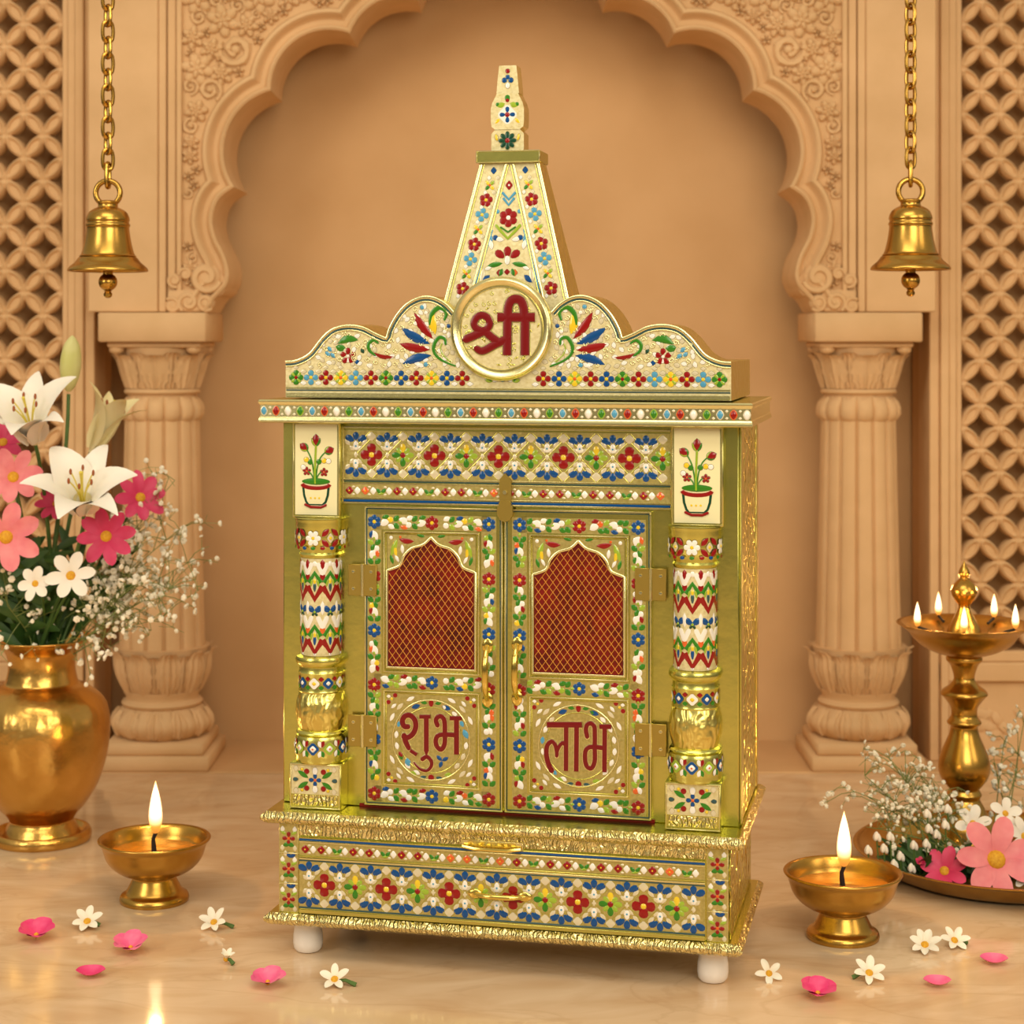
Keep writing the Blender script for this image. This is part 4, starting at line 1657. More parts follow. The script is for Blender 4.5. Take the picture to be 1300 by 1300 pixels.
# latch over the meeting of the doors
b = MB()
lx, lz = F(642, 634)
o1 = [(lx - 7, lz - 1), (lx + 7, lz - 1), (lx + 7.5, lz + 8), (lx + 7.5, lz + 24), (lx, lz + 33), (lx - 7.5, lz + 24), (lx - 7, lz + 8)]
b.prism(o1, -12, -5, BRASSP)
o2 = [(lx - 6, lz - 1), (lx - 9.5, lz - 10), (lx - 10, lz - 18), (lx - 6, lz - 25), (lx, lz - 28), (lx + 6, lz - 25), (lx + 10, lz - 18), (lx + 9.5, lz - 10), (lx + 6, lz - 1)]
b.prism(o2, -13.5, -8, BRASSP)
b.tube([(lx, -11, lz + 9), (lx, -14, lz + 9)], 2.6, GOLDL, 12)
part(b, 'latch', label='brushed brass turn latch')

# cornice
b = MB()
b.slab(-310, 310, -37, 231, [(2.0, 673), (0.3, 674), (0, 676), (1.2, 680), (2.2, 681), (2.2, 695), (1.0, 696.5), (0, 698), (0, 700.5), (1.4, 702)], GOLDL, GOLD)
d = Deco(b, flat(-34.8))
seq = [GREEN, LBLUE, RED, WHITE]
n = 39
for i in range(n):
    x = -303 + 606 * i / (n - 1)
    m_ = seq[(i + 1) % 4]
    d.poly([(x + 5.0 * math.cos(a) * (1 - .25 * abs(math.sin(a))), 688 + 6.4 * math.sin(a)) for a in [2 * PI * k / 10 for k in range(10)]], LGREEN if m_ == GREEN else (ORANGE if m_ == RED else CREAM), .6)
    d.poly([(x + 3.7 * math.cos(a) * (1 - .3 * abs(math.sin(a))), 688 + 5.2 * math.sin(a)) for a in [2 * PI * k / 10 for k in range(10)]], m_, 1.5, .5)
    if i < n - 1:
        xm = x + 303 / (n - 1)
        for q in (1, -1):
            d.dia(xm, 688 + q * 4.2, 2.3, 2.0, CREAM)
part(b, 'cornice')

# crown board
hl = [(282, 704), (282, 751)] + catmull([(282, 751), (268, 752.5), (251, 761), (234, 781), (219, 792.5), (200, 796.5), (180, 794), (163, 786), (150, 780.5)], 5)[1:] + \
     catmull([(150, 780.5), (146, 793), (136, 810), (122, 824), (105, 831.5), (88, 831), (72, 823), (61, 812)], 5)[1:]
out = [(x, z) for x, z in hl]
crown = [(-x, z) for x, z in out] + [(x, z) for x, z in reversed(out)]
b = MB()
b.prism(crown, -13, 78, GROUND, GOLDE)
b.box(-282, 282, 77, 222, 704, 751, GOLDE, .6)
d = Deco(b, flat(-13))
for s in (-1, 1):
    line = [(s * x, z) for x, z in out[1:]]
    ins = [(x - s * 0, z) for x, z in line]
    # bright bead and grey inner line following the outline
    n = len(line)

    def off(dst):
        q = []
        for i in range(n):
            a, c = line[max(0, i - 1)], line[min(n - 1, i + 1)]
            tx, tz = c[0] - a[0], c[1] - a[1]
            l = math.hypot(tx, tz)
            q.append((line[i][0] - s * (-tz / l) * dst * -1 * -1, line[i][1] - abs(tx / l) * dst) if False else
                     (line[i][0] + s * (tz / l) * dst * (-1) * s * s * -1 * (-1), line[i][1] - 0))
        return q
    for dst, wd, m_, h_ in ((2.0, 4.0, GOLDL, 2.2), (5.2, 2.2, TEAL, .8), (7.4, 1.8, GOLDL, 1.6)):
        q = []
        for i in range(n):
            a, c = line[max(0, i - 1)], line[min(n - 1, i + 1)]
            tx, tz = c[0] - a[0], c[1] - a[1]
            l = math.hypot(tx, tz)
            nx, nz = tz / l, -tx / l                    # turned towards the board
            if nz > 0 or (abs(nz) < 1e-6 and nx * s > 0):
                nx, nz = -nx, -nz
            q.append((line[i][0] + nx * dst, line[i][1] + nz * dst))
        d.stroke(q, wd, m_, h_, 'flat')
hline(b, -281, 281, 707.5, -13, 5.0, 2.4, GOLDL)
hline(b, -281, 281, 713.5, -13, 1.6, .8, TEAL)
hline(b, -281, 281, 716.5, -13, 2.2, 1.6, GOLDL)
d = Deco(b, flat(-13), rim=.35)
cyc = [GREEN, LBLUE, RED, YELLOW, LBLUE, RED, GREEN, BLUE, RED, YELLOW, BLUE, RED]
for s in (-1, 1):
    for i in range(12):
        x = s * (268 - i * 19.7)
        m_ = cyc[i]
        if m_ in (GREEN, YELLOW):
            for k in range(4):
                a = PI / 4 + k * PI / 2
                d.petal(x + 1.5 * math.cos(a), 729.5 + 1.5 * math.sin(a), a, 7, 4.6, LGREEN)
        d.flower(x, 729.5, 9.4, 4, m_, RED if m_ == GREEN else (ORANGE if m_ == YELLOW else YELLOW), PI / 2, 1.25, .26)
        d.dia(x - s * 9.85, 722.5, 4.8, 3.0, WHITE)
        d.dia(x - s * 9.85, 737.0, 4.8, 3.2, CREAM)
        d.dia(x, 742.3, 3.6, 2.6, CREAM)

    def fx(px, py):
        x, z = F(px, py, -13)
        return (-x if s > 0 else x) - (0 if s < 0 else 0), z

    def zoom(u, v):
        return fx(350 + u / 4.194, 340 + v / 4.194)

    def lf(u0, v0, u1, v1, wd, m_, bend=0.0, h=1.6):
        a, c = zoom(u0, v0), zoom(u1, v1)
        d.leaf(a[0], a[1], math.atan2(c[1] - a[1], c[0] - a[0]), math.hypot(c[0] - a[0], c[1] - a[1]), wd, m_, h, bend * (1 if s < 0 else -1))
    # ivory ground cells
    outp = [(s * x, z) for x, z in out] + [(0, 812), (0, 704)]
    rr_ = random.Random(2)
    mot = [zoom(760, 400), zoom(700, 470), zoom(860, 300), zoom(890, 440), zoom(380, 400), zoom(390, 470), zoom(520, 420), zoom(290, 460), zoom(580, 465)]
    pl_ = []
    for i in range(1500):
        x = s * rr_.uniform(6, 276); z = rr_.uniform(745, 828)
        if not all(inside((x + q * 9, z + t * 10), outp) for q, t in ((1, 0), (-1, 0), (0, 1))):
            continue
        if math.hypot(x + 1, z - 791) < 68 or any(math.hypot(x - u, z - v) < 6.1 for u, v in pl_):
            continue
        pl_.append((x, z))
        a = rr_.uniform(0, 6.28)
        q = rr_.random()
        if q < .42:
            d.leaf(x - 3.5 * math.cos(a), z - 3.5 * math.sin(a), a, 8, 4.6, rr_.choice([WHITE, CREAM, WHITE]), .7, rr_.uniform(-.1, .1))
        elif q < .75:
            d.stroke([(x + 3.6 * (1 - t / 11) * math.cos(t * .8 + a), z + 3.6 * (1 - t / 11) * math.sin(t * .8 + a)) for t in range(9)], 1.3, GOLDL, .9)
        else:
            d.dia(x, z, 3.6, 3.4, CREAM, a, .6)
    # lotus beside the medallion
    lf(838, 378, 738, 238, 9, RED, .05)
    lf(822, 405, 668, 318, 10, BLUE, .05)
    lf(822, 436, 660, 404, 9.5, RED, .04)
    lf(828, 466, 676, 512, 9.5, BLUE, -.05)
    lf(850, 355, 838, 235, 9.5, YELLOW, .08)
    d.stroke([zoom(*q) for q in catmull([(822, 300), (832, 245), (870, 212), (908, 235), (900, 275)], 4)], [3, 4, 5, 5.6, 6, 6.2, 6.2, 6, 6, 5.6, 5.2, 5, 4.6, 4.4, 4, 3.5, 3], GREEN, 1.6)
    d.stroke([zoom(*q) for q in catmull([(905, 405), (900, 378), (868, 372), (842, 415), (850, 460), (890, 495), (955, 522)], 4)],
             [5 - 3 * abs(i - 10) / 15 for i in range(25)], GREEN, 1.6)
    d.stroke([zoom(*q) for q in catmull([(885, 405), (878, 430), (892, 465), (930, 500)], 4)], 1.6, LGREEN, 1.2)
    for (u, v, m_, r_) in ((920, 310, BLUE, 2.6), (800, 515, LBLUE, 3), (760, 520, WHITE, 2.5), (900, 340, WHITE, 2.6), (780, 210, LBLUE, 2.8), (800, 240, WHITE, 2.4)):
        x, z = zoom(u, v)
        d.dot(x, z, r_, m_, 1.2)
    # small lobe
    lf(330, 405, 440, 385, 8.5, GREEN, .15)
    lf(320, 420, 372, 425, 8, GREEN, -.1)
    x, z = zoom(385, 470)
    d.flower(x, z, 10.5, 5, RED, WHITE, PI / 2, 1.0, .2)
    for q in ((300, 445), (290, 470), (318, 478)):
        x, z = zoom(*q)
        d.leaf(x, z, 2.4 if s < 0 else .7, 8.5, 4.6, LBLUE, 1.4)
    x, z = zoom(435, 502); d.dia(x, z, 3.8, 3.4, BLUE)
    d.stroke([zoom(*q) for q in catmull([(545, 400), (520, 385), (495, 405), (500, 440), (530, 465)], 4)], [2.4 + 2.2 * math.sin(PI * i / 16) for i in range(17)], GREEN, 1.6)
    lf(515, 450, 635, 474, 4.6, RED, -.1)
    lf(470, 455, 455, 430, 4, DGREEN)
# middle of the row, under the medallion
d.dot(0, 729.5, 4.2, LBLUE, 1.4)
for q in (1, -1):
    for a in (.3, 1.0, 1.8):
        d.leaf(q * 14, 725, PI / 2 - q * (a - .6), 9, 3.6, LGREEN if a != 1.0 else GREEN)
    d.leaf(q * 7, 726, PI / 2 - q * 1.2, 7, 4, WHITE)
part(b, 'crown_board')
# medallion
b = MB()
mcx, mcz = -1.0, 791.0
NV = 64


def medal(r, y):
    return [(mcx + r * math.cos(2 * PI * i / NV), y, mcz + r * math.sin(2 * PI * i / NV)) for i in range(NV)]


pr = [(64.5, -10), (64.5, -17), (63, -20), (60, -21.5), (56.5, -20.5), (54, -18.5), (53, -17.6), (52.2, -18.6), (51, -18.6), (50, -17.2), (0.01, -17.2)]
vs_ = []
for r_, y in pr:
    vs_ += medal(r_, y)
fs = [(k * NV + i, k * NV + (i + 1) % NV, (k + 1) * NV + (i + 1) % NV, (k + 1) * NV + i) for k in range(len(pr) - 2) for i in range(NV)]
b.add(vs_, fs, GOLDL)
b.add(medal(50, -17.2), [tuple(range(NV))], GROUND)
d = Deco(b, flat(-17.2))
rr_ = random.Random(8)
for i in range(90):                                     # fine foliage engraving
    r_ = rr_.uniform(10, 47); a = rr_.uniform(0, 2 * PI)
    u, v = mcx + r_ * math.cos(a), mcz + r_ * math.sin(a)
    if rr_.random() < .5:
        d.stroke([(u + 3.2 * (1 - t / 9) * math.cos(t * .9 + a), v + 3.2 * (1 - t / 9) * math.sin(t * .9 + a)) for t in range(8)], 1.1, GOLD, .8)
    else:
        d.leaf(u, v, a + rr_.uniform(1, 2), 7, 2.2, GOLD, .8)
med = part(b, 'medallion')
b = MB()
dl = Deco(b, flat(-17.2))
stroke_set(dl, 1, 1, 560, 340, 7.647, -18, [(p_, (tuple(q + 20 for q in w_) if isinstance(w_, tuple) else w_ + 20)) for p_, w_ in SHREE], GOLDL, .9)
stroke_set(dl, 1, 1, 560, 340, 7.647, -18, SHREE, REDL, 2.6)
part(b, 'lettering', med, 'red enamel Devanagari lettering')

# spire
b = MB()
ZS0, ZS1 = 762.0, 999.0


def sw(z):
    return 38.5 + (78.5 - 38.5) * (999 - z) / (999 - 833)


def syf(z):
    return 27 - (27 - 9) * (999 - z) / (999 - 833)


def syb(z):
    return 67 + (86 - 67) * (999 - z) / (999 - 833)


v_ = []
for z in (ZS0, ZS1):
    v_ += [(-sw(z), syf(z), z), (sw(z), syf(z), z), (sw(z), syb(z), z), (-sw(z), syb(z), z)]
b.add(v_, [(0, 1, 5, 4)], GROUND)
b.add(v_, [(2, 3, 7, 6), (4, 5, 6, 7), (0, 3, 2, 1)], GOLDL)
b.add(v_, [(1, 2, 6, 5), (3, 0, 4, 7)], GOLDE)
d = Deco(b, lambda u, v, h: (u, syf(v) - h, v))
NB = 8


def sline(x0, z0, x1, z1, wd, m_, h_):
    d.stroke([(x0 + (x1 - x0) * i / NB, z0 + (z1 - z0) * i / NB) for i in range(NB + 1)], wd, m_, h_, 'flat')


for q in (1, -1):
    sline(q * (sw(ZS0) - 2), ZS0, q * (sw(998) - 2), 998, 4.0, GOLDL, 2.4)
    sline(q * (sw(800) - 6.5), 800, q * (sw(998) - 6), 998, 1.4, GOLD, 1.2)
    sline(q * 50, 815, q * 5, 998, 3.0, GOLDL, 2.0)
    sline(q * 45.5, 815, q * 1.6, 997, 1.6, GOLD, 1.2)
    sline(q * 43, 835, q * 20, 915, 1.8, LBLUE, 1.0)
d = Deco(b, lambda u, v, h: (u, syf(v) - h, v), rim=.4)
cyc = [BLUE, YELLOW, RED, LBLUE, YELLOW, RED, LBLUE, YELLOW, RED]
for i, m_ in enumerate(cyc):
    z = 990 - 18.6 * i
    xs = (sw(z) - 7 + 5 + 45 * (998 - z) / 183.0) / 2
    for q in (1, -1):
        if i == 0:
            d.dia(q * xs, z, 4.2, 5, BLUE)
        elif m_ == YELLOW:
            for k in range(4):
                a = PI / 4 + k * PI / 2
                d.petal(q * xs, z, a, 7.6, 4.8, [LGREEN, YELLOW, GREEN, YELLOW][k])
            d.dot(q * xs, z, 2, ORANGE, 1.6)
        else:
            d.flower(q * xs, z, 8.8, 5 if m_ == RED else 4, m_, YELLOW, PI / 2 + .2 * q, 1.35, .26)
        for t in (1, -1):
            d.dia(q * xs + t * 5.6, z - 9.2, 2.8, 3.2, CREAM if t > 0 else WHITE)
# centre panel
d.dia(0, 971, 5, 6.5, RED); d.dot(0, 971, 1.6, WHITE, 1.7)
for dz_ in (0, 7):
    d.stroke([(-8.5 + dz_ * .2, 962 - dz_), (0, 953 - dz_), (8.5 - dz_ * .2, 962 - dz_)], 3.4, LBLUE, 1.0, 'flat')
d.flower(0, 930, 12, 6, RED, WHITE, PI / 2, 1.4, .25)
d.stroke([(-15, 920), (-9, 913), (0, 904), (9, 913), (15, 920)], 4.0, LGREEN, 1.2)
d.stroke([(-9, 918), (0, 912), (9, 918)], 2.4, GREEN, 1.6)
for q in (1, -1):
    d.dot(q * 14, 938, 2.6, LBLUE); d.dot(q * 16, 905, 3.4, BLUE); d.petal(q * 20, 900, PI / 2 - q * .3, 9, 4, LBLUE)
    d.leaf(q * 5, 902, PI / 2 - q * 1.4, 12, 5, WHITE); d.leaf(q * 20, 890, PI / 2 - q * .2, 13, 5, WHITE)
    d.petal(q * 4, 880, PI / 2 - q * .95, 14, 11, RED)
    d.leaf(q * 6, 873, PI / 2 - q * 1.75, 20, 5.4, GREEN, 1.2)
    d.leaf(q * 22, 858, PI / 2 - q * 2.3, 14, 6, BLUE)
    d.leaf(q * 20, 868, PI / 2 - q * 1.9, 9, 4, WHITE)
    d.dia(q * 10, 861, 4, 4.6, ORANGE if q > 0 else RED)
    d.leaf(q * 6, 866, -PI / 2 + q * .4, 10, 5, GREEN)
    d.leaf(q * 33, 848, PI / 2 + q * .15, 20, 5, CREAM)
d.petal(0, 880, PI / 2, 14, 11, RED)
d.petal(0, 884, -PI / 2, 13, 7.5, WHITE)
d.dia(0, 862, 4, 4, RED)
part(b, 'spire')
b = MB()
b.box(-42, 40, 20, 74, 999, 1014.5, GOLD, 1.6)
ridge(b, -42, 40, 999, 1014.5, 20, 1.6, .8, GOLDL)
part(b, 'spire_cap')
# finial: three stacked fretted blocks
b = MB()
fcx = -3.0


def fr(pts):
    return [(fcx + x, z) for x, z in pts]


def sym(h):
    return fr([(x, z) for x, z in h] + [(-x, z) for x, z in reversed(h)])


for h, yf, yb_ in ((((20.5, 1014.5), (21, 1019), (21, 1036), (16, 1041.5)), 28, 56), (((16, 1041.5), (20.5, 1045), (21.3, 1052), (21.3, 1068), (19.5, 1075), (15, 1084), (13.5, 1087)), 27, 57),
                   (((14.5, 1087), (13, 1105), (11, 1122)), 29, 55)):
    b.prism(sym(h), yf, yb_, GROUND, GOLDL)
d = Deco(b, flat(27.4), rim=.5)
d.flower(fcx, 1027.5, 11.5, 8, DGREEN, RED, PI / 2, 1.15, .3)
d.dia(fcx, 1060, 14, 14, WHITE, h=.7)
d.flower(fcx, 1060, 10.5, 4, BLUE, RED, PI / 2, 1.0, .34)
for q in (1, -1):
    d.leaf(fcx + q * 3, 1074, PI / 2 - q * 1.9, 11, 6, LGREEN)
    d.dot(fcx + q * 12.5, 1073, 2.6, GREEN)
    d.leaf(fcx + q * 16, 1049, PI / 2 + q * .8, 9, 3.4, YELLOW)
    d.leaf(fcx + q * 15, 1036, -PI / 2 - q * .2, 9, 3.2, YELLOW)
d.petal(fcx, 1076, PI / 2, 9, 8, GREEN); d.dot(fcx, 1078, 2.6, RED, 1.8)
d = Deco(b, flat(29), rim=.5)
d.dot(fcx, 1115, 2.9, RED); d.dot(fcx, 1107.5, 2.8, BLUE); d.dot(fcx - 4.2, 1103.5, 3.3, BLUE); d.dot(fcx + 4.2, 1103.5, 3.3, BLUE)
d.petal(fcx, 1101, -PI / 2, 8, 6, WHITE)
part(b, 'finial')


# ------------------------------------------------------------------ brass things
def smooth_prof(p, n=4):
    return catmull(p, n)


def vase():
    d_ = 2.933
    k = d_ / FPX
    x = (53 - 650) * k
    t = empty('brass_vase', (x, d_, 0))
    tag(t, 'round-bellied golden brass vase holding the lilies and pink flowers', 'vase')

    def z(py):
        return max(0.0, CAM_H - (py - HORIZON) * k)
    P_ = [(60, 0), (62, .004), (62, .012), (58, .018), (50, z(1060)), (44, z(1048)), (40, z(1040)), (43, z(1034)), (46, z(1030)), (55, z(1020)), (70, z(996)), (81, z(962)), (85, z(930)), (83, z(905)),
          (74, z(885)), (58, z(872)), (49, z(868)), (46, z(866)), (44.5, z(862)), (42, z(850)), (42, z(838)), (46, z(826)), (57, z(817)), (63, z(812)), (65, z(811)), (65, z(809)), (60, z(810)),
          (50, z(818)), (40, z(832)), (39, z(850)), (38, z(870))]
    pr_ = [(r * k, zz) for r, zz in P_]
    b = MB()

    def chase(a, kk, r, zz):
        if z(925) < zz < z(872):                        # chased leaves on the shoulder
            s = (zz - z(925)) / (z(872) - z(925))
            return r * (1 + 0.012 * math.sin(9 * a + 4 * s) * math.sin(PI * s) * math.cos(5 * s) + 0.010 * abs(math.cos(18 * a)) * math.sin(PI * s))
        return r
    b.lathe(smooth_prof(pr_, 4), 120, BRASSV, (0, 0, 0), chase, cap=False)
    b.build('body', t, angle=60)
    b = MB()
    b.lathe([(40 * k, z(866)), (39 * k, z(866)), (0.001, z(866))], 32, WICK, cap=False)
    o = b.build('inner_shadow_disc', t) if False else None
    return t, Vector((x, d_, z(812)))


vase_o, VM = vase()


def diya(px, py, rim_px, label):
    g = G(px, py)
    k = g.y / FPX
    t = empty('oil_lamp', g)
    tag(t, label, 'oil lamp')
    s = rim_px * k / 72.0                               # profile was measured on a 72 px rim
    z = lambda v: v * s
    prof = [(0.5, 2), (40, 0), (44, 1.2), (45, 4), (43, 9), (37, 13), (33, 20), (29, 28), (28, 31), (29.5, 34), (33, 35.5), (42, 38), (54, 46), (62, 56), (65.5, 66), (68, 74), (72, 78.5), (73, 81), (71, 82.5), (67, 80),
            (63.5, 72), (60, 62), (50, 54), (30, 50), (0.5, 49)]
    b = MB()
    b.lathe([(r * s, z(v)) for r, v in smooth_prof(prof, 3)], 72, BRASS, cap=False)
    b.build('bowl', t, angle=60)
    b = MB()
    b.lathe([(61.2 * s, z(63.0)), (58 * s, z(64.2)), (0.0005, z(64.2))], 48, OIL, cap=False)
    b.build('oil', t, label) if False else b.build('oil', t)
    b = MB()
    b.tube([(0, 0, z(60)), (-1.0 * s, 0, z(72)), (-1.5 * s, 0, z(80)), (2.5 * s, 0, z(90)), (5 * s, 0, z(93))], [3.6 * s, 3.2 * s, 2.6 * s, 2.4 * s, 1.5 * s], WICK, 8)
    b.build('wick', t)
    b = MB()
    fp = [(0.2, 86), (5.0, 91), (8.0, 100), (8.9, 110), (8.0, 122), (5.2, 137), (2.4, 148), (0.2, 156)]
    b.lathe([(r * s, z(v)) for r, v in smooth_prof(fp, 4)], 24, FLAME, (1.5 * s, 0, 0), cap=False)
    b.build('flame', t)
    flame_light(t, (1.5 * s, 0, z(166)), 0.5)
    return t


diya(196, 1143, 70, 'small footed brass oil lamp with lit wick on the floor left of the shrine')
diya(1070, 1190, 74, 'small footed brass oil lamp with lit wick in front of the flower plate')

# plate
PC = Vector(((1275 - 650) * 2.76 / FPX, 2.76, 0))
plate = empty('brass_plate', PC)
tag(plate, 'wide round brass plate holding flowers at the right edge', 'plate')
b = MB()
b.lathe(smooth_prof([(.001, .003), (.120, .003), (.160, .003), (.178, .006), (.196, .020), (.208, .030), (.2165, .0335), (.2165, .0355), (.207, .0335), (.195, .0245), (.178, .0115), (.160, .0085), (.001, .0085)], 3), 96, BRASS, cap=False)
b.build('dish', plate, angle=60)

# tiered lamp on the plate
LD = 2.855
lk = LD / FPX
LX = (1224 - 650) * lk
lamp = empty('standing_lamp', (LX, LD, 0.0085))
tag(lamp, 'tall turned brass lamp with five burning wicks, standing on the plate', 'lamp')


def lz_(py):
    return CAM_H - (py - HORIZON) * lk - 0.0085


b = MB()
P_ = [(50, 0), (52, .004), (50, .010), (44, .016), (38, lz_(1046)), (31, lz_(1036)), (25, lz_(1024)), (20, lz_(1015)), (20, lz_(1012)), (22, lz_(1008)), (20, lz_(1004)), (19, lz_(1001)), (23, lz_(996)), (30, lz_(986)), (32.5, lz_(975)),
      (31, lz_(962)), (25, lz_(946)), (19, lz_(932)), (17, lz_(922)), (20.5, lz_(919)), (21.5, lz_(916)), (19, lz_(912.5)), (16.5, lz_(908)), (16.5, lz_(900)), (19, lz_(894)), (26, lz_(885)), (29.5, lz_(881)), (27, lz_(876)), (19, lz_(870)), (13.5, lz_(863)),
      (13.5, lz_(856)), (17, lz_(845)), (20, lz_(841)), (22.5, lz_(838)), (22.5, lz_(834)), (20, lz_(831)), (17, lz_(830))]
b.lathe([(r * lk, zz) for r, zz in smooth_prof(P_, 4)], 64, BRASS)
b.build('stem', lamp, angle=60)
b = MB()
P_ = [(17, 831), (30, 830), (48, 823), (62, 812), (70, 802), (78, 796), (84, 792.5), (84.5, 791), (80, 791.5), (70, 795), (58, 801), (40, 804), (18, 805)]


def spout(a, k_, r, z):
    best = 0
    for q in WA:
        dd = math.atan2(math.sin(a - q), math.cos(a - q))
        best = max(best, math.exp(-(dd / .10) ** 2))
    return r * (1 + .035 * best * (1 if z > lz_(797) else 0))


WA = []
for dx_, front in ((-56, True), (-32, False), (0, True), (37, False), (61, True)):
    c_ = dx_ / 68.0
    WA.append(math.atan2(-1 if front else 1, 0) if abs(dx_) < 1 else math.atan2((-1 if front else 1) * math.sqrt(max(0, 1 - c_ * c_)), c_))
WA = [a - math.atan2(LX, LD) for a in WA]
b.lathe([(r * lk, lz_(v)) for r, v in smooth_prof(P_, 4)], 120, BRASS, (0, 0, 0), spout, cap=False)
b.build('oil_dish', lamp, angle=60)
b = MB()
P_ = [(22, 805), (21, 800), (18, 793), (12, 782), (8.5, 774), (7.5, 768), (11, 763), (15.5, 756), (16.5, 750), (14, 743), (9, 737), (5.5, 734), (6.5, 731), (7.2, 727), (5.5, 722), (2.5, 717), (.4, 712)]
b.lathe([(r * lk, lz_(v)) for r, v in smooth_prof(P_, 4)], 48, BRASS)
b.build('finial', lamp, angle=60)
for a in WA:
    x, y = 68 * lk * math.cos(a), 68 * lk * math.sin(a)
    zb = lz_(794)
    b = MB()
    b.tube([(x * .8, y * .8, zb - .004), (x, y, zb + .002), (x * 1.02, y * 1.02, zb + .007)], [.0022, .0022, .0014], WICK, 7)
    b.build('wick', lamp)
    b = MB()
    k = .00098
    fp = [(.2, 0), (3.6, 4), (5.3, 10), (5.4, 15), (4.3, 23), (2.2, 32), (.2, 39)]
    b.lathe([(r * k, zb + .002 + v * k) for r, v in smooth_prof(fp, 4)], 18, FLAME, (x * 1.02, y * 1.02, 0), cap=False)
    b.build('flame', lamp)
    flame_light(lamp, (x * 1.02, y * 1.02, zb + .055), 0.16)


# hanging bells
def bell(px, py, label, hang):
    d_ = 2.70
    k = d_ / FPX
    rim = W(px, py, d_)
    t = empty('hanging_bell', rim)
    tag(t, label, 'bell')
    b = MB()
    P_ = [(44, 1), (49, 0), (50.5, 2), (48, 6), (41, 12), (37, 17.5), (35, 18.5), (36, 20), (33.5, 22), (30, 34), (27.5, 48), (26.8, 56), (27.8, 57.5), (27.8, 60), (26.6, 61.5), (26.6, 64), (27.4, 65), (26.5, 70), (23, 76), (17, 80), (13, 82), (12.5, 86), (13.5, 88.5), (10, 90.5), (.3, 91)]
    b.lathe([(r * k, v * k) for r, v in P_] and [(r * k, v * k) for r, v in smooth_prof(P_, 3)], 64, BRASS, cap=False)
    b.lathe([(44 * k, 1 * k), (36 * k, 10 * k), (27 * k, 40 * k), (23 * k, 70 * k), (.3 * k, 80 * k)], 48, BRASS, cap=False)
    b.build('body', t, angle=60)
    b = MB()
    b.tube([(15.5 * k * math.cos(a), 0, (100 + 15.5 * math.sin(a)) * k) for a in [2 * PI * i / 28 for i in range(28)]], 3.6 * k, BRASS, 10, closed=True)
    b.build('hanging_ring', t)
    b = MB()
    b.tube([(0, 0, 75 * k), (0, 0, -8 * k)], 6.5 * k, BRASS, 12)
    b.ball((0, 0, -13 * k), 12 * k, 12 * k, 11.5 * k, BRASS, 20, 12)
    b.lathe([(5.5 * k, -24 * k), (4 * k, -25.5 * k), (5.6 * k, -28 * k), (5.2 * k, -31 * k), (3 * k, -33 * k), (.2 * k, -33.6 * k)][::-1], 16, BRASS)
    b.build('clapper', t)
    # chain
    ch = bpy.data.objects.new('chain', None)
    COL.objects.link(ch)
    ch.parent = t
    ch.empty_display_size = .01

    def link(hl, wd, r):
        b = MB()
        pts = []
        n = 22
        for i in range(n):
            a = 2 * PI * i / n
            pts.append((wd * math.cos(a), 0, (hl - wd) * max(-1, min(1, 1.6 * math.sin(a))) + wd * math.sin(a)))
        b.tube(pts, r, BRASS, 8, closed=True)
        return b.build('chain_link', ch)
    first = link(15.5 * k, 6.0 * k, 2.7 * k)
    first.location = (0, 0, (107 + 15.5) * k)
    first.rotation_euler = (0, 0, R(82))
    z = (107 + 31 - 5) * k
    top = hang - rim.z
    proto = None
    i = 0
    while z + 8 * k < top:
        if proto is None:
            proto = link(13.0 * k, 6.8 * k, 2.5 * k)
            o = proto
        else:
            o = proto.copy()
            COL.objects.link(o)
        o.location = (0, 0, z + 13.0 * k - 3.6 * k)
        o.rotation_euler = (0, 0, R(28) if i % 2 == 0 else R(-52))
        z += 20.3 * k
        i += 1
    return t


HANG = 1.50
bell(137, 345, 'brass bell on a chain hanging on the left, above the flower vase', HANG)
bell(1156, 343, 'brass bell on a chain hanging on the right, above the five-flame lamp', HANG)
b = MB()
b.box(-1.5, 1.5, 2.66, 2.74, HANG - 0.004, HANG + 0.05, STONE, .004)
struct(b.build('trim_6'))


# ------------------------------------------------------------------ flowers
def frame(n):
    n = Vector(n).normalized()
    ref = Vector((1, 0, 0)) if abs(n.x) < .8 else Vector((0, 1, 0))
    e1 = (ref - n * ref.dot(n)).normalized()
    return n, e1, n.cross(e1)


def petal(b, o, fr_, phi, L, Wd, th0, th1, m, cup=.25, k=1.2, shape=(.55, .9), twist=0.0, nl=9, nw=4, start=0.0, wave=0.0):
    n, e1, e2 = fr_
    r = e1 * math.cos(phi) + e2 * math.sin(phi)
    s = n.cross(r)
    p = Vector(o) + r * start
    vs_, fs = [], []
    tp = 0.0
    for i in range(nl + 1):
        t = math.sin(PI / 2 * i / nl) * .55 + .45 * i / nl
        th = th0 + (th1 - th0) * t ** k
        if i:
            tm = (t + tp) / 2
            tt = th0 + (th1 - th0) * tm ** k
            p = p + (r * math.sin(tt) + n * math.cos(tt)) * (L * (t - tp))
        tp = t
        nn = n * math.sin(th) - r * math.cos(th)
        w_ = Wd / 2 * (math.sin(PI * (.06 + .94 * t) ** shape[0]) ** shape[1] if t < 1 else 0.02)
        w_ = max(w_, Wd * .02)
        for j in range(nw + 1):
            u = -1 + 2 * j / nw
            q = p + s * (u * w_) + nn * (cup * w_ * u * u + twist * w_ * u + wave * w_ * math.sin(t * 9 + u * 2) * abs(u))
            vs_.append(q)
    for i in range(nl):
        for j in range(nw):
            a = i * (nw + 1) + j
            fs.append((a, a + 1, a + nw + 2, a + nw + 1))
    b.add(vs_, fs, m)


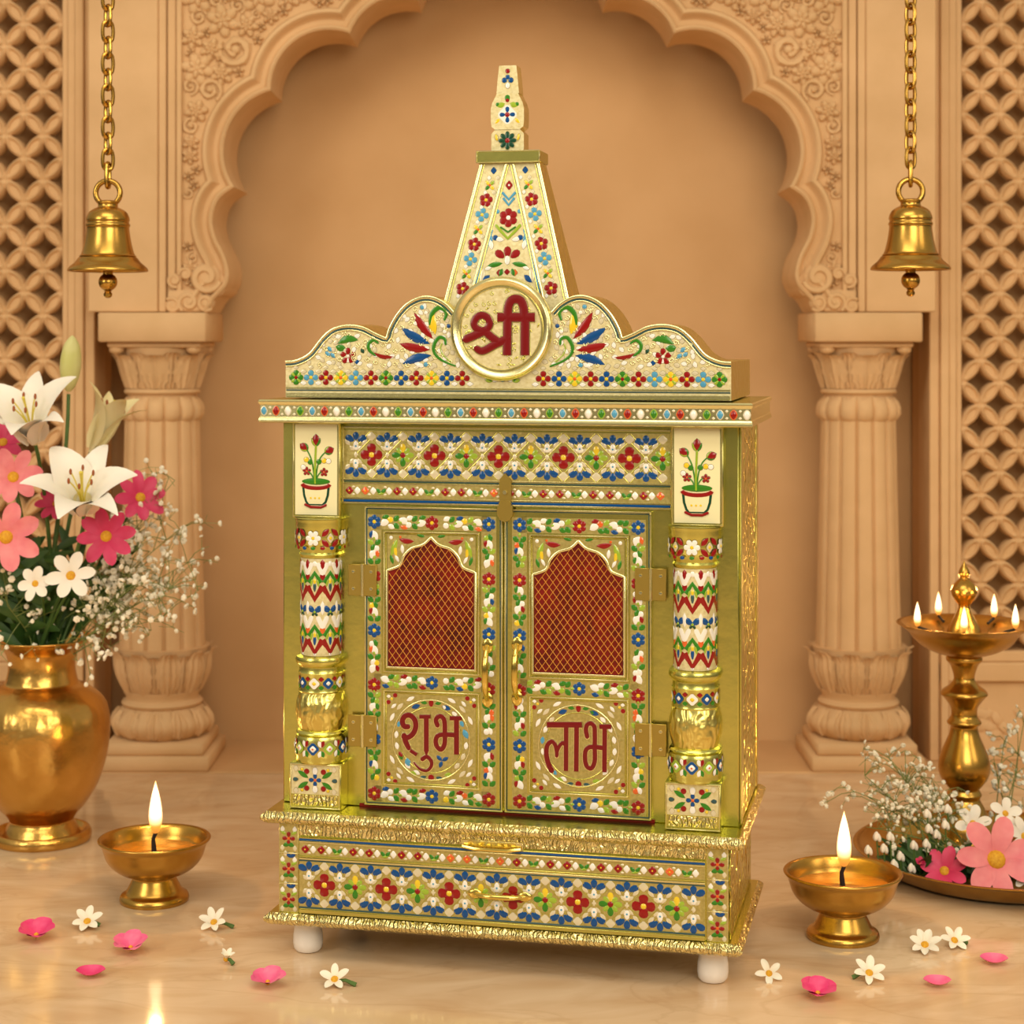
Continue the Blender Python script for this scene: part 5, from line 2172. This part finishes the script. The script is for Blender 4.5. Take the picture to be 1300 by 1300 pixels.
def build_petals(t, base, fr_, N, L, Wd, th0, th1, m, **kw):
    a0 = kw.pop('a0', 0.0)
    jit = kw.pop('jit', .08)
    rr_ = random.Random(kw.pop('seed', 1))
    n = 0
    for i in range(N):
        b = MB()
        petal(b, (0, 0, 0), fr_, a0 + 2 * PI * i / N + rr_.uniform(-jit, jit), L * rr_.uniform(.93, 1.05), Wd * rr_.uniform(.92, 1.06), th0, th1 + rr_.uniform(-.12, .12), m, **kw)
        b.build('petal', t, angle=80, recalc=False)


def disc(t, fr_, r, hgt, m, name='centre'):
    n, e1, e2 = fr_
    rot = Matrix((e1, e2, n)).transposed()
    b = MB()
    b.ball(n * (hgt * .2), r, r, hgt, m, 12, 8, rot)
    b.build(name, t)


def stemcurve(a, c, n=10, bow=(0, 0, 0)):
    a, c = Vector(a), Vector(c)
    return [a.lerp(c, i / n) + Vector(bow) * math.sin(PI * i / n) for i in range(n + 1)]


VASE_IN = Vector((VM.x, VM.y, VM.z - .05))


def stem_to_vase(t, o, n, r=.003, m=STEM, spread=.03, seed=0):
    """stem child from the flower's underside into the mouth of the vase (local to the flower)"""
    rr_ = random.Random(seed)
    end = VASE_IN + Vector((rr_.uniform(-spread, spread), rr_.uniform(-spread, spread), rr_.uniform(-.03, .0))) - o
    st = Vector(n) * -.004
    pts = []
    c1 = st - Vector(n) * (0.28 * (end - st).length)
    for i in range(13):
        s = i / 12
        mid = Vector((end.x * .92, end.y * .92, c1.z * .4 + end.z * .6))
        pts.append(st * (1 - s) ** 3 + c1 * 3 * s * (1 - s) ** 2 + mid * 3 * s * s * (1 - s) + end * s ** 3)
    b = MB()
    b.tube(pts, [r * (.8 + .3 * i / 12) for i in range(13)], m, 7)
    b.build('stem', t)


def lily(px, py, d_, n, label, a0, L=.105, Wd=.046, th=(.25, 1.75), m=LILY, seed=1, stamens=True):
    o = W(px, py, d_)
    t = empty('lily', o)
    tag(t, label, 'lily')
    fr_ = frame(n)
    build_petals(t, o, fr_, 3, L, Wd, th[0], th[1], m, a0=a0, cup=.22, k=1.7, shape=(.72, .8), seed=seed, start=.004)
    build_petals(t, o, fr_, 3, L * .97, Wd * .74, th[0] + .05, th[1] + .08, m, a0=a0 + PI / 3, cup=.18, k=1.8, shape=(.72, .8), seed=seed + 5, start=.007)
    if stamens:
        nn, e1, e2 = fr_
        for i in range(6):
            a = a0 + i * PI / 3 + .3
            r = e1 * math.cos(a) + e2 * math.sin(a)
            pts = [nn * (.02 + .055 * s) + r * (.003 + .016 * s * s) for s in [q / 6 for q in range(7)]]
            b = MB()
            b.tube(pts, .0011, STAMEN, 6)
            e_ = pts[-1]
            b.ball(e_, .0022, .0022, .0048, ANTHER, 8, 5)
            b.build('stamen', t)
        b = MB()
        b.tube([nn * (.015 + .07 * q / 5) for q in range(6)], [.0016, .0015, .0014, .0014, .0016, .0026], STAMEN, 7)
        b.build('pistil', t)
    b = MB()                                            # green-tinged throat
    rot = Matrix((fr_[1], fr_[2], fr_[0])).transposed()
    vv, ff = [], []
    for k_, (r_, h_) in enumerate([(.0035, -.006), (.006, .004), (.010, .018), (.0135, .030)]):
        for i in range(14):
            a = 2 * PI * i / 14
            vv.append(rot @ Vector((r_ * math.cos(a), r_ * math.sin(a), h_)))
    for k_ in range(3):
        for i in range(14):
            j = (i + 1) % 14
            ff.append((k_ * 14 + i, k_ * 14 + j, k_ * 14 + 14 + j, k_ * 14 + 14 + i))
    b.add(vv, ff, LILYS)
    b.build('throat', t)
    stem_to_vase(t, o, n, .0036, STEM, .02, seed)
    return t


lily(44, 560, 2.86, (-.05, -.60, .80), 'open white lily at the upper left of the vase bouquet', .5, L=.122, Wd=.062, seed=2)
lily(106, 650, 2.82, (.10, -.66, .75), 'open white lily in the middle of the vase bouquet, in front', .25, L=.124, Wd=.064, th=(.25, 1.95), seed=4)
lily(117, 570, 2.98, (.42, .05, .90), 'creamy half-open lily seen from the side, at the right of the bouquet', 1.0, L=.112, Wd=.044, th=(.06, 1.15), m=LILYS, seed=6)
# bud
o = W(87, 497, 2.93)
t = empty('lily_bud', o)
tag(t, 'closed pale green lily bud, topmost of the vase bouquet', 'lily bud')
b = MB()
b.lathe([(.003, 0), (.010, .010), (.0152, .030), (.0158, .050), (.0125, .070), (.006, .084), (.001, .088)] and smooth_prof([(.003, 0), (.010, .010), (.0152, .030), (.0158, .050), (.0125, .070), (.006, .082), (.001, .087)], 3), 36, BUDM, (0, 0, 0),
        lambda a, k_, r, z: r * (1 + .07 * abs(math.cos(1.5 * a)) - .03))
ob = b.build('bud', t)
ob.rotation_euler = (0, R(4), 0)
stem_to_vase(t, o, (0, 0, 1), .0036, STEM, .02, 9)


def cosmos(px, py, d_, rpx, n, N, m, label, group=None, name='cosmos_flower', cat='flower', a0=.2, seed=1, stem=True, rc=.21, th=(1.05, 1.62), wf=1.0, cm=None):
    o = W(px, py, d_)
    r = rpx * d_ / FPX
    t = empty(name, o)
    tag(t, label, cat, group)
    fr_ = frame(n)
    build_petals(t, o, fr_, N, r, r * (2.55 / N + .16) * wf, th[0], th[1], m, a0=a0, cup=.16, k=.8, shape=(1.5, .52), seed=seed, nl=9, start=r * .06)
    disc(t, fr_, r * rc, r * rc * .6, cm or DAISYC)
    if stem:
        stem_to_vase(t, o, n, .0022, STEM, .025, seed)
    return t


cosmos(17, 606, 2.84, 37, (.15, -.93, .30), 7, PINKL, 'light pink flower with yellow centre, left edge of bouquet below the upper lily', seed=11)
cosmos(8, 682, 2.82, 45, (.12, -.97, .12), 7, PINKL, 'light pink flower with yellow centre, lowest pink one at the left edge', seed=12, a0=.5)
cosmos(135, 681, 2.83, 37, (.05, -.95, .22), 8, PINKD, 'deep pink flower facing forward under the front lily', seed=13)
cosmos(72, 640, 2.90, 26, (0, -.8, .55), 8, PINKD, 'small deep pink flower tucked behind the front lily, on its left', seed=14)
cosmos(178, 632, 2.93, 33, (.35, -.85, .35), 8, PINKD, 'deep pink flower peeking out right of the front lily', seed=15)
cosmos(4, 562, 2.93, 30, (.05, -.85, .5), 8, PINKD, 'deep pink flower under the upper lily at the left edge', seed=16)
cosmos(45, 741, 2.80, 22, (-.02, -.96, .2), 6, WHITEP, 'smaller white flower with yellow centre low in the bouquet, left of its twin', seed=17, name='white_flower', wf=1.0)
cosmos(90, 731, 2.80, 31, (.1, -.93, .28), 6, WHITEP, 'larger white flower with yellow centre low in the bouquet', seed=18, name='white_flower', wf=.9)


def blade(b, pts, wd, m, nrm):
    n = len(pts)
    vs_, fs = [], []
    for i, p in enumerate(pts):
        t = i / (n - 1)
        tan = (Vector(pts[min(n - 1, i + 1)]) - Vector(pts[max(0, i - 1)])).normalized()
        s = tan.cross(Vector(nrm)).normalized()
        w_ = wd / 2 * max(.06, math.sin(PI * min(.98, .12 + t * .88)) ** .7)
        q = tan.cross(s)
        vs_ += [Vector(p) - s * w_ + q * w_ * .25, Vector(p), Vector(p) + s * w_ + q * w_ * .25]
    for i in range(n - 1):
        for j in (0, 1):
            a = i * 3 + j
            fs.append((a, a + 1, a + 4, a + 3))
    b.add(vs_, fs, m)


# foliage stems in the vase
rr_ = random.Random(31)
for i in range(22):
    base = VASE_IN + Vector((rr_.uniform(-.022, .022), rr_.uniform(-.022, .022), rr_.uniform(-.02, .0)))
    t = empty('foliage_stem', base)
    tag(t, 'dark green leafy stem rising from the mouth of the brass vase', 'foliage', 'green leafy stems in the vase')
    a = rr_.uniform(-.62, .62)
    tip = Vector((a * .20, rr_.uniform(-.06, .05), rr_.uniform(.13, .24) * (1 - .25 * abs(a))))
    pts = stemcurve((0, 0, 0), tip, 10, (a * .01, 0, .03))
    b = MB()
    b.tube(pts, [.0022 - .0012 * q / 10 for q in range(11)], STEM, 6)
    b.build('stem', t)
    for j in range(6):
        p = pts[2 + j + (j > 2)]
        dr = Vector((rr_.uniform(-1, 1), rr_.uniform(-.7, .3), rr_.uniform(.3, 1.2))).normalized()
        L = rr_.uniform(.05, .095)
        b = MB()
        q = [p + dr * L * s + Vector((0, 0, -.02)) * s * s for s in [k / 6 for k in range(7)]]
        blade(b, q, rr_.uniform(.012, .019), LEAF, (rr_.uniform(-.5, .5), -1, rr_.uniform(-.2, .6)))
        b.build('leaf', t, angle=80, recalc=False)


# baby's breath
def blossom_mesh(seed):
    b = MB()
    r_ = random.Random(seed)
    for i in range(6):
        a = 2 * PI * i / 6
        b.ball((.0021 * math.cos(a), .0021 * math.sin(a), r_.uniform(-.0004, .0008)), .0020, .0020, .0016, BREATH, 6, 4)
    b.ball((0, 0, .0010), .0022, .0022, .0018, BREATH, 6, 4)
    o = b.build('blossom')
    me = o.data
    bpy.data.objects.remove(o)
    return me


BL = [blossom_mesh(1), blossom_mesh(2)]


def sprig(base, tip, n, spread, label, group, seed, scale=1.0):
    r_ = random.Random(seed)
    base, tip = Vector(base), Vector(tip)
    t = empty('babys_breath_sprig', base)
    tag(t, label, 'sprig', group)
    loc = tip - base
    b = MB()
    main = stemcurve((0, 0, 0), loc, 10, (0, 0, loc.length * .06))
    b.tube(main, [.0011 - .0005 * i / 10 for i in range(11)], STEML, 5)
    ends = []
    for k in range(max(4, n // 3)):
        p = main[r_.randint(5, 10)]
        dv = Vector((r_.gauss(0, 1), r_.gauss(0, .8), r_.gauss(.35, .8))).normalized() * spread * r_.uniform(.45, 1.0)
        c = p + dv
        b.tube([p, p + dv * .5 + Vector((0, 0, .004)), c], [.0007, .0006, .0005], STEML, 4)
        for q in range(4):
            e_ = c + Vector((r_.gauss(0, 1), r_.gauss(0, 1), r_.gauss(.2, 1))).normalized() * spread * r_.uniform(.12, .42)
            b.tube([c, e_], .00042, STEML, 3)
            ends.append(e_)
    b.build('stem', t)
    r_.shuffle(ends)
    for e_ in ends[:n]:
        o = bpy.data.objects.new('blossom', BL[r_.randint(0, 1)])
        COL.objects.link(o)
        o.parent = t
        o.location = e_
        o.rotation_euler = (r_.uniform(0, 2), r_.uniform(0, 2), r_.uniform(0, 6))
        s = scale * r_.choice([.75, .9, 1.0, 1.15, 1.3])
        o.scale = (s, s, s)


for i, (px, py, d_, n) in enumerate(((205, 640, 2.95, 34), (228, 672, 2.93, 34), (238, 715, 2.9, 34), (215, 748, 2.88, 34), (190, 700, 2.92, 34), (180, 775, 2.86, 34), (165, 735, 2.9, 34),
                                     (205, 785, 2.88, 30), (150, 760, 2.84, 28), (185, 660, 3.0, 30), (222, 610, 2.96, 20), (135, 795, 2.85, 22), (10, 770, 2.85, 16))):
    sprig(VASE_IN + Vector((.01, 0, 0)), W(px, py, d_), n + 22, .058, "airy sprig of tiny white baby's breath on the right of the vase bouquet" if px > 100 else "sprig of tiny white baby's breath at the left edge, low in the vase bouquet",
          "baby's breath sprigs in the vase" if px > 100 else None, 50 + i, 1.1)

PLI = [(1098, 985, 2.78, 26), (1128, 962, 2.80, 30), (1150, 990, 2.78, 30), (1112, 1020, 2.74, 26), (1140, 1030, 2.73, 26), (1168, 985, 2.80, 26), (1100, 1050, 2.72, 18), (1085, 1005, 2.76, 16), (1170, 1030, 2.74, 22)]
for i, (px, py, d_, n) in enumerate(PLI):
    sprig(Vector((PC.x - .09 + .008 * i, 2.735, .014)), W(px, py, d_), n + 10, .048, "sprig of tiny white baby's breath on the plate, left of the tall lamp", "baby's breath on the plate", 80 + i, .9)
for i, (px, py, d_, n) in enumerate(((1275, 940, 2.92, 24), (1292, 975, 2.9, 24), (1302, 905, 2.94, 20), (1268, 1000, 2.9, 18))):
    sprig(Vector((PC.x + .02 + .01 * i, 2.90, .014)), W(px, py, d_), n, .045, "sprig of tiny white baby's breath standing right of the tall lamp", "baby's breath behind the plate flowers", 95 + i, 1.0)

# flowers on the plate
cosmos(1264, 1092, 2.665, 53, (.02, -.88, .47), 7, PINKL, 'large light pink flower at the front of the brass plate', stem=False, seed=41, a0=.36, rc=.24)
cosmos(1199, 1106, 2.67, 31, (-.25, -.80, .55), 7, PINKD, 'deep pink flower lying on the brass plate beside the large light pink one', stem=False, seed=42)
cosmos(1235, 1046, 2.73, 23, (-.1, -.86, .5), 6, WHITEP, 'white flower with yellow centre in front of the tall lamp foot', stem=False, seed=43, name='white_flower')
cosmos(1276, 1033, 2.74, 21, (.1, -.86, .5), 5, WHITEP, 'white five-petalled flower above the large pink one on the plate', stem=False, seed=44, name='white_flower', wf=.9)
cosmos(1300, 1062, 2.72, 25, (.2, -.9, .4), 7, WHITEP, 'white flower cut by the right edge, beside the large pink one', stem=False, seed=45, name='white_flower')
cosmos(1302, 1112, 2.66, 20, (.2, -.85, .5), 7, WHITEP, 'white flower at the right edge, lowest one on the plate', stem=False, seed=46, name='white_flower')
cosmos(1168, 1097, 2.68, 10, (0, -.6, .8), 5, PINKD, 'tiny crimson blossom among the plate leaves', stem=False, seed=47, th=(.3, 1.0))
rr_ = random.Random(77)
n_ = 0
while n_ < 40:
    x = PC.x + rr_.uniform(-.175, .14)
    y = rr_.uniform(2.635, 2.75)
    if math.hypot(x - PC.x, y - PC.y) > .165 or (x > PC.x - .135 and y < 2.70):
        continue
    n_ += 1
    t = empty('leaf_sprig', (x, y, .011))
    tag(t, 'dark green leaf sprig lying under the flowers on the brass plate', 'foliage', 'leaf sprigs on the plate')
    for j in range(6):
        a = rr_.uniform(0, 2 * PI)
        L = rr_.uniform(.045, .075) * (.6 if x > PC.x - .08 else 1)
        up = rr_.uniform(.35, 1.0)
        q = [Vector((math.cos(a) * L * s * .8, math.sin(a) * L * s * .5, L * up * s - .016 * s * s)) for s in [k / 6 for k in range(7)]]
        b = MB()
        blade(b, q, rr_.uniform(.011, .018), LEAF, (.2, -.6, .8))
        b.build('leaf', t, angle=80, recalc=False)
# white buds among the leaves
for i, (px, py) in enumerate(((1102, 1082), (1113, 1065), (1122, 1080), (1135, 1100), (1143, 1090), (1160, 1076), (1157, 1105), (1176, 1074), (1189, 1062), (1200, 1050), (1177, 1036), (1203, 1030), (1179, 1055), (1130, 1065))):
    o = W(px, py, 2.67 + .004 * (i % 3))
    t = empty('white_bud', o)
    tag(t, 'small white bud among the dark leaves on the brass plate', 'bud', 'white buds on the plate')
    b = MB()
    for k_ in range(3):
        b.ball((.0026 * math.cos(k_ * 2.1), .0026 * math.sin(k_ * 2.1), .002 + .0012 * k_), .0036, .0034, .0068, WHITEP, 8, 6, Matrix.Rotation(.35, 3, Vector((math.sin(k_ * 2.1), -math.cos(k_ * 2.1), 0))))
    b.build('bud_petals', t)
    b = MB()
    b.tube([(0, 0, 0), (.003, .005, -min(.03, o.z - .011))], .0011, STEM, 5)
    b.build('stem', t)


# loose blossoms on the floor
def jasmine(px, py, label, tilt, rpx=17, N=6, stem=None, seed=1, th=(.7, 1.42), group=None):
    g = G(px, py)
    r = rpx * g.y / FPX
    t = empty('white_blossom', g + Vector((0, 0, .006)))
    tag(t, label, 'blossom', group)
    fr_ = frame(tilt)
    build_petals(t, g, fr_, N, r * 1.08, r * .50, th[0], th[1], JASM, a0=.4 * seed, cup=.3, k=.8, shape=(1.35, .55), seed=seed, nl=8, start=r * .06)
    disc(t, fr_, r * .26, r * .28, DAISYC)
    if stem:
        b = MB()
        b.tube([(0, 0, 0), (stem[0] * .5, stem[1] * .5, .001), (stem[0], stem[1], -.004)], [.0012, .0022, .003], STEM, 7)
        b.build('stem', t)
    return t


jasmine(111, 1177, 'white star blossom between the two leftmost magenta petals on the floor', (.05, -.62, .78), 20, 6, (.016, .002), 1)
jasmine(272, 1178, 'white star blossom on the floor between the left lamp and the shrine', (-.1, -.62, .78), 19, 6, (.026, -.002), 2)
jasmine(287, 1224, 'small wilted white blossom left of the shrine foot', (.2, -.35, .9), 14, 5, (.010, -.006), 3, (.25, .85))
jasmine(425, 1251, 'white star blossom on the floor in front of the shrine, with a green stalk', (-.05, -.62, .78), 20, 5, (.026, -.004), 4)
jasmine(976, 1243, 'white star blossom on the floor beside the shrine right foot', (0, -.75, .6), 18, 5, None, 5, (.7, 1.5))
jasmine(1103, 1243, 'white star blossom on the floor in front of the right oil lamp', (.05, -.62, .78), 21, 6, (-.02, .0), 6)
jasmine(1174, 1207, 'white star blossom, left one of the touching pair below the plate', (-.1, -.62, .78), 21, 7, None, 7)
jasmine(1211, 1201, 'white star blossom, right one of the touching pair below the plate', (.1, -.68, .74), 19, 6, (.018, .006), 8)


def cup_flower(px, py, rpx, m, label, rz, lobes=5, seed=1):
    g = G(px, py)
    r = rpx * g.y / FPX
    t = empty('pink_blossom', g)
    tag(t, label, 'blossom')
    t.location = g + Vector((0, 0, .004))
    fr_ = frame((.05 * math.sin(seed * 2.0), -.22, .97))
    build_petals(t, g, fr_, lobes, r * 1.16, r * 1.12, .85, 1.30, m, a0=rz, cup=.22, k=.9, shape=(1.25, .5), seed=seed, nl=9, nw=6, start=r * .03, wave=.05)
    disc(t, fr_, r * .15, r * .16, DAISYC)


def one_petal(px, py, rpx, m, label, rz, seed=1):
    g = G(px, py)
    r = rpx * g.y / FPX
    t = MB()
    n, K = 14, 8
    vs_, fs = [], []
    for i in range(n + 1):
        u = -1 + 2 * i / n
        wv = (1 - abs(u) ** 2.2) ** .8
        for j in range(K + 1):
            v = -1 + 2 * j / K
            x = u * r
            y = v * wv * r * .75
            z = .0012 + .42 * r * u * u + .30 * r * (v * v) * wv + .10 * r * (1 + v) * wv
            vs_.append((x, y, z))
    for i in range(n):
        for j in range(K):
            a = i * (K + 1) + j
            fs.append((a, a + 1, a + K + 2, a + K + 1))
    t.add(vs_, fs, m)
    o = t.build('loose_petal', None, angle=80, recalc=False)
    o.location = g
    o.rotation_euler = (0, 0, rz)
    tag(o, label, 'petal')


cup_flower(46, 1192, 23, PINKF, 'magenta cupped blossom lying nearest the left edge of the floor', 1.2, 5, 1)
cup_flower(166, 1208, 22, PINKM, 'pink cupped blossom on the floor in front of the left oil lamp', 1.4, 5, 2)
cup_flower(340, 1252, 22, PINKM, 'pink cupped blossom on the floor in front of the shrine left foot', 1.2, 5, 3)
cup_flower(1038, 1266, 23, PINKF, 'magenta cupped blossom on the floor in front of the right oil lamp', 1.4, 6, 4)
one_petal(115, 1240, 19, PINKF, 'single curled magenta petal in the front left of the floor', .1)
one_petal(1190, 1252, 18, PINKM, 'single curled pink petal below the pair of white blossoms', -.1)
one_petal(1262, 1224, 18, PINKM, 'single curled pink petal nearest the right edge of the floor', -.2)
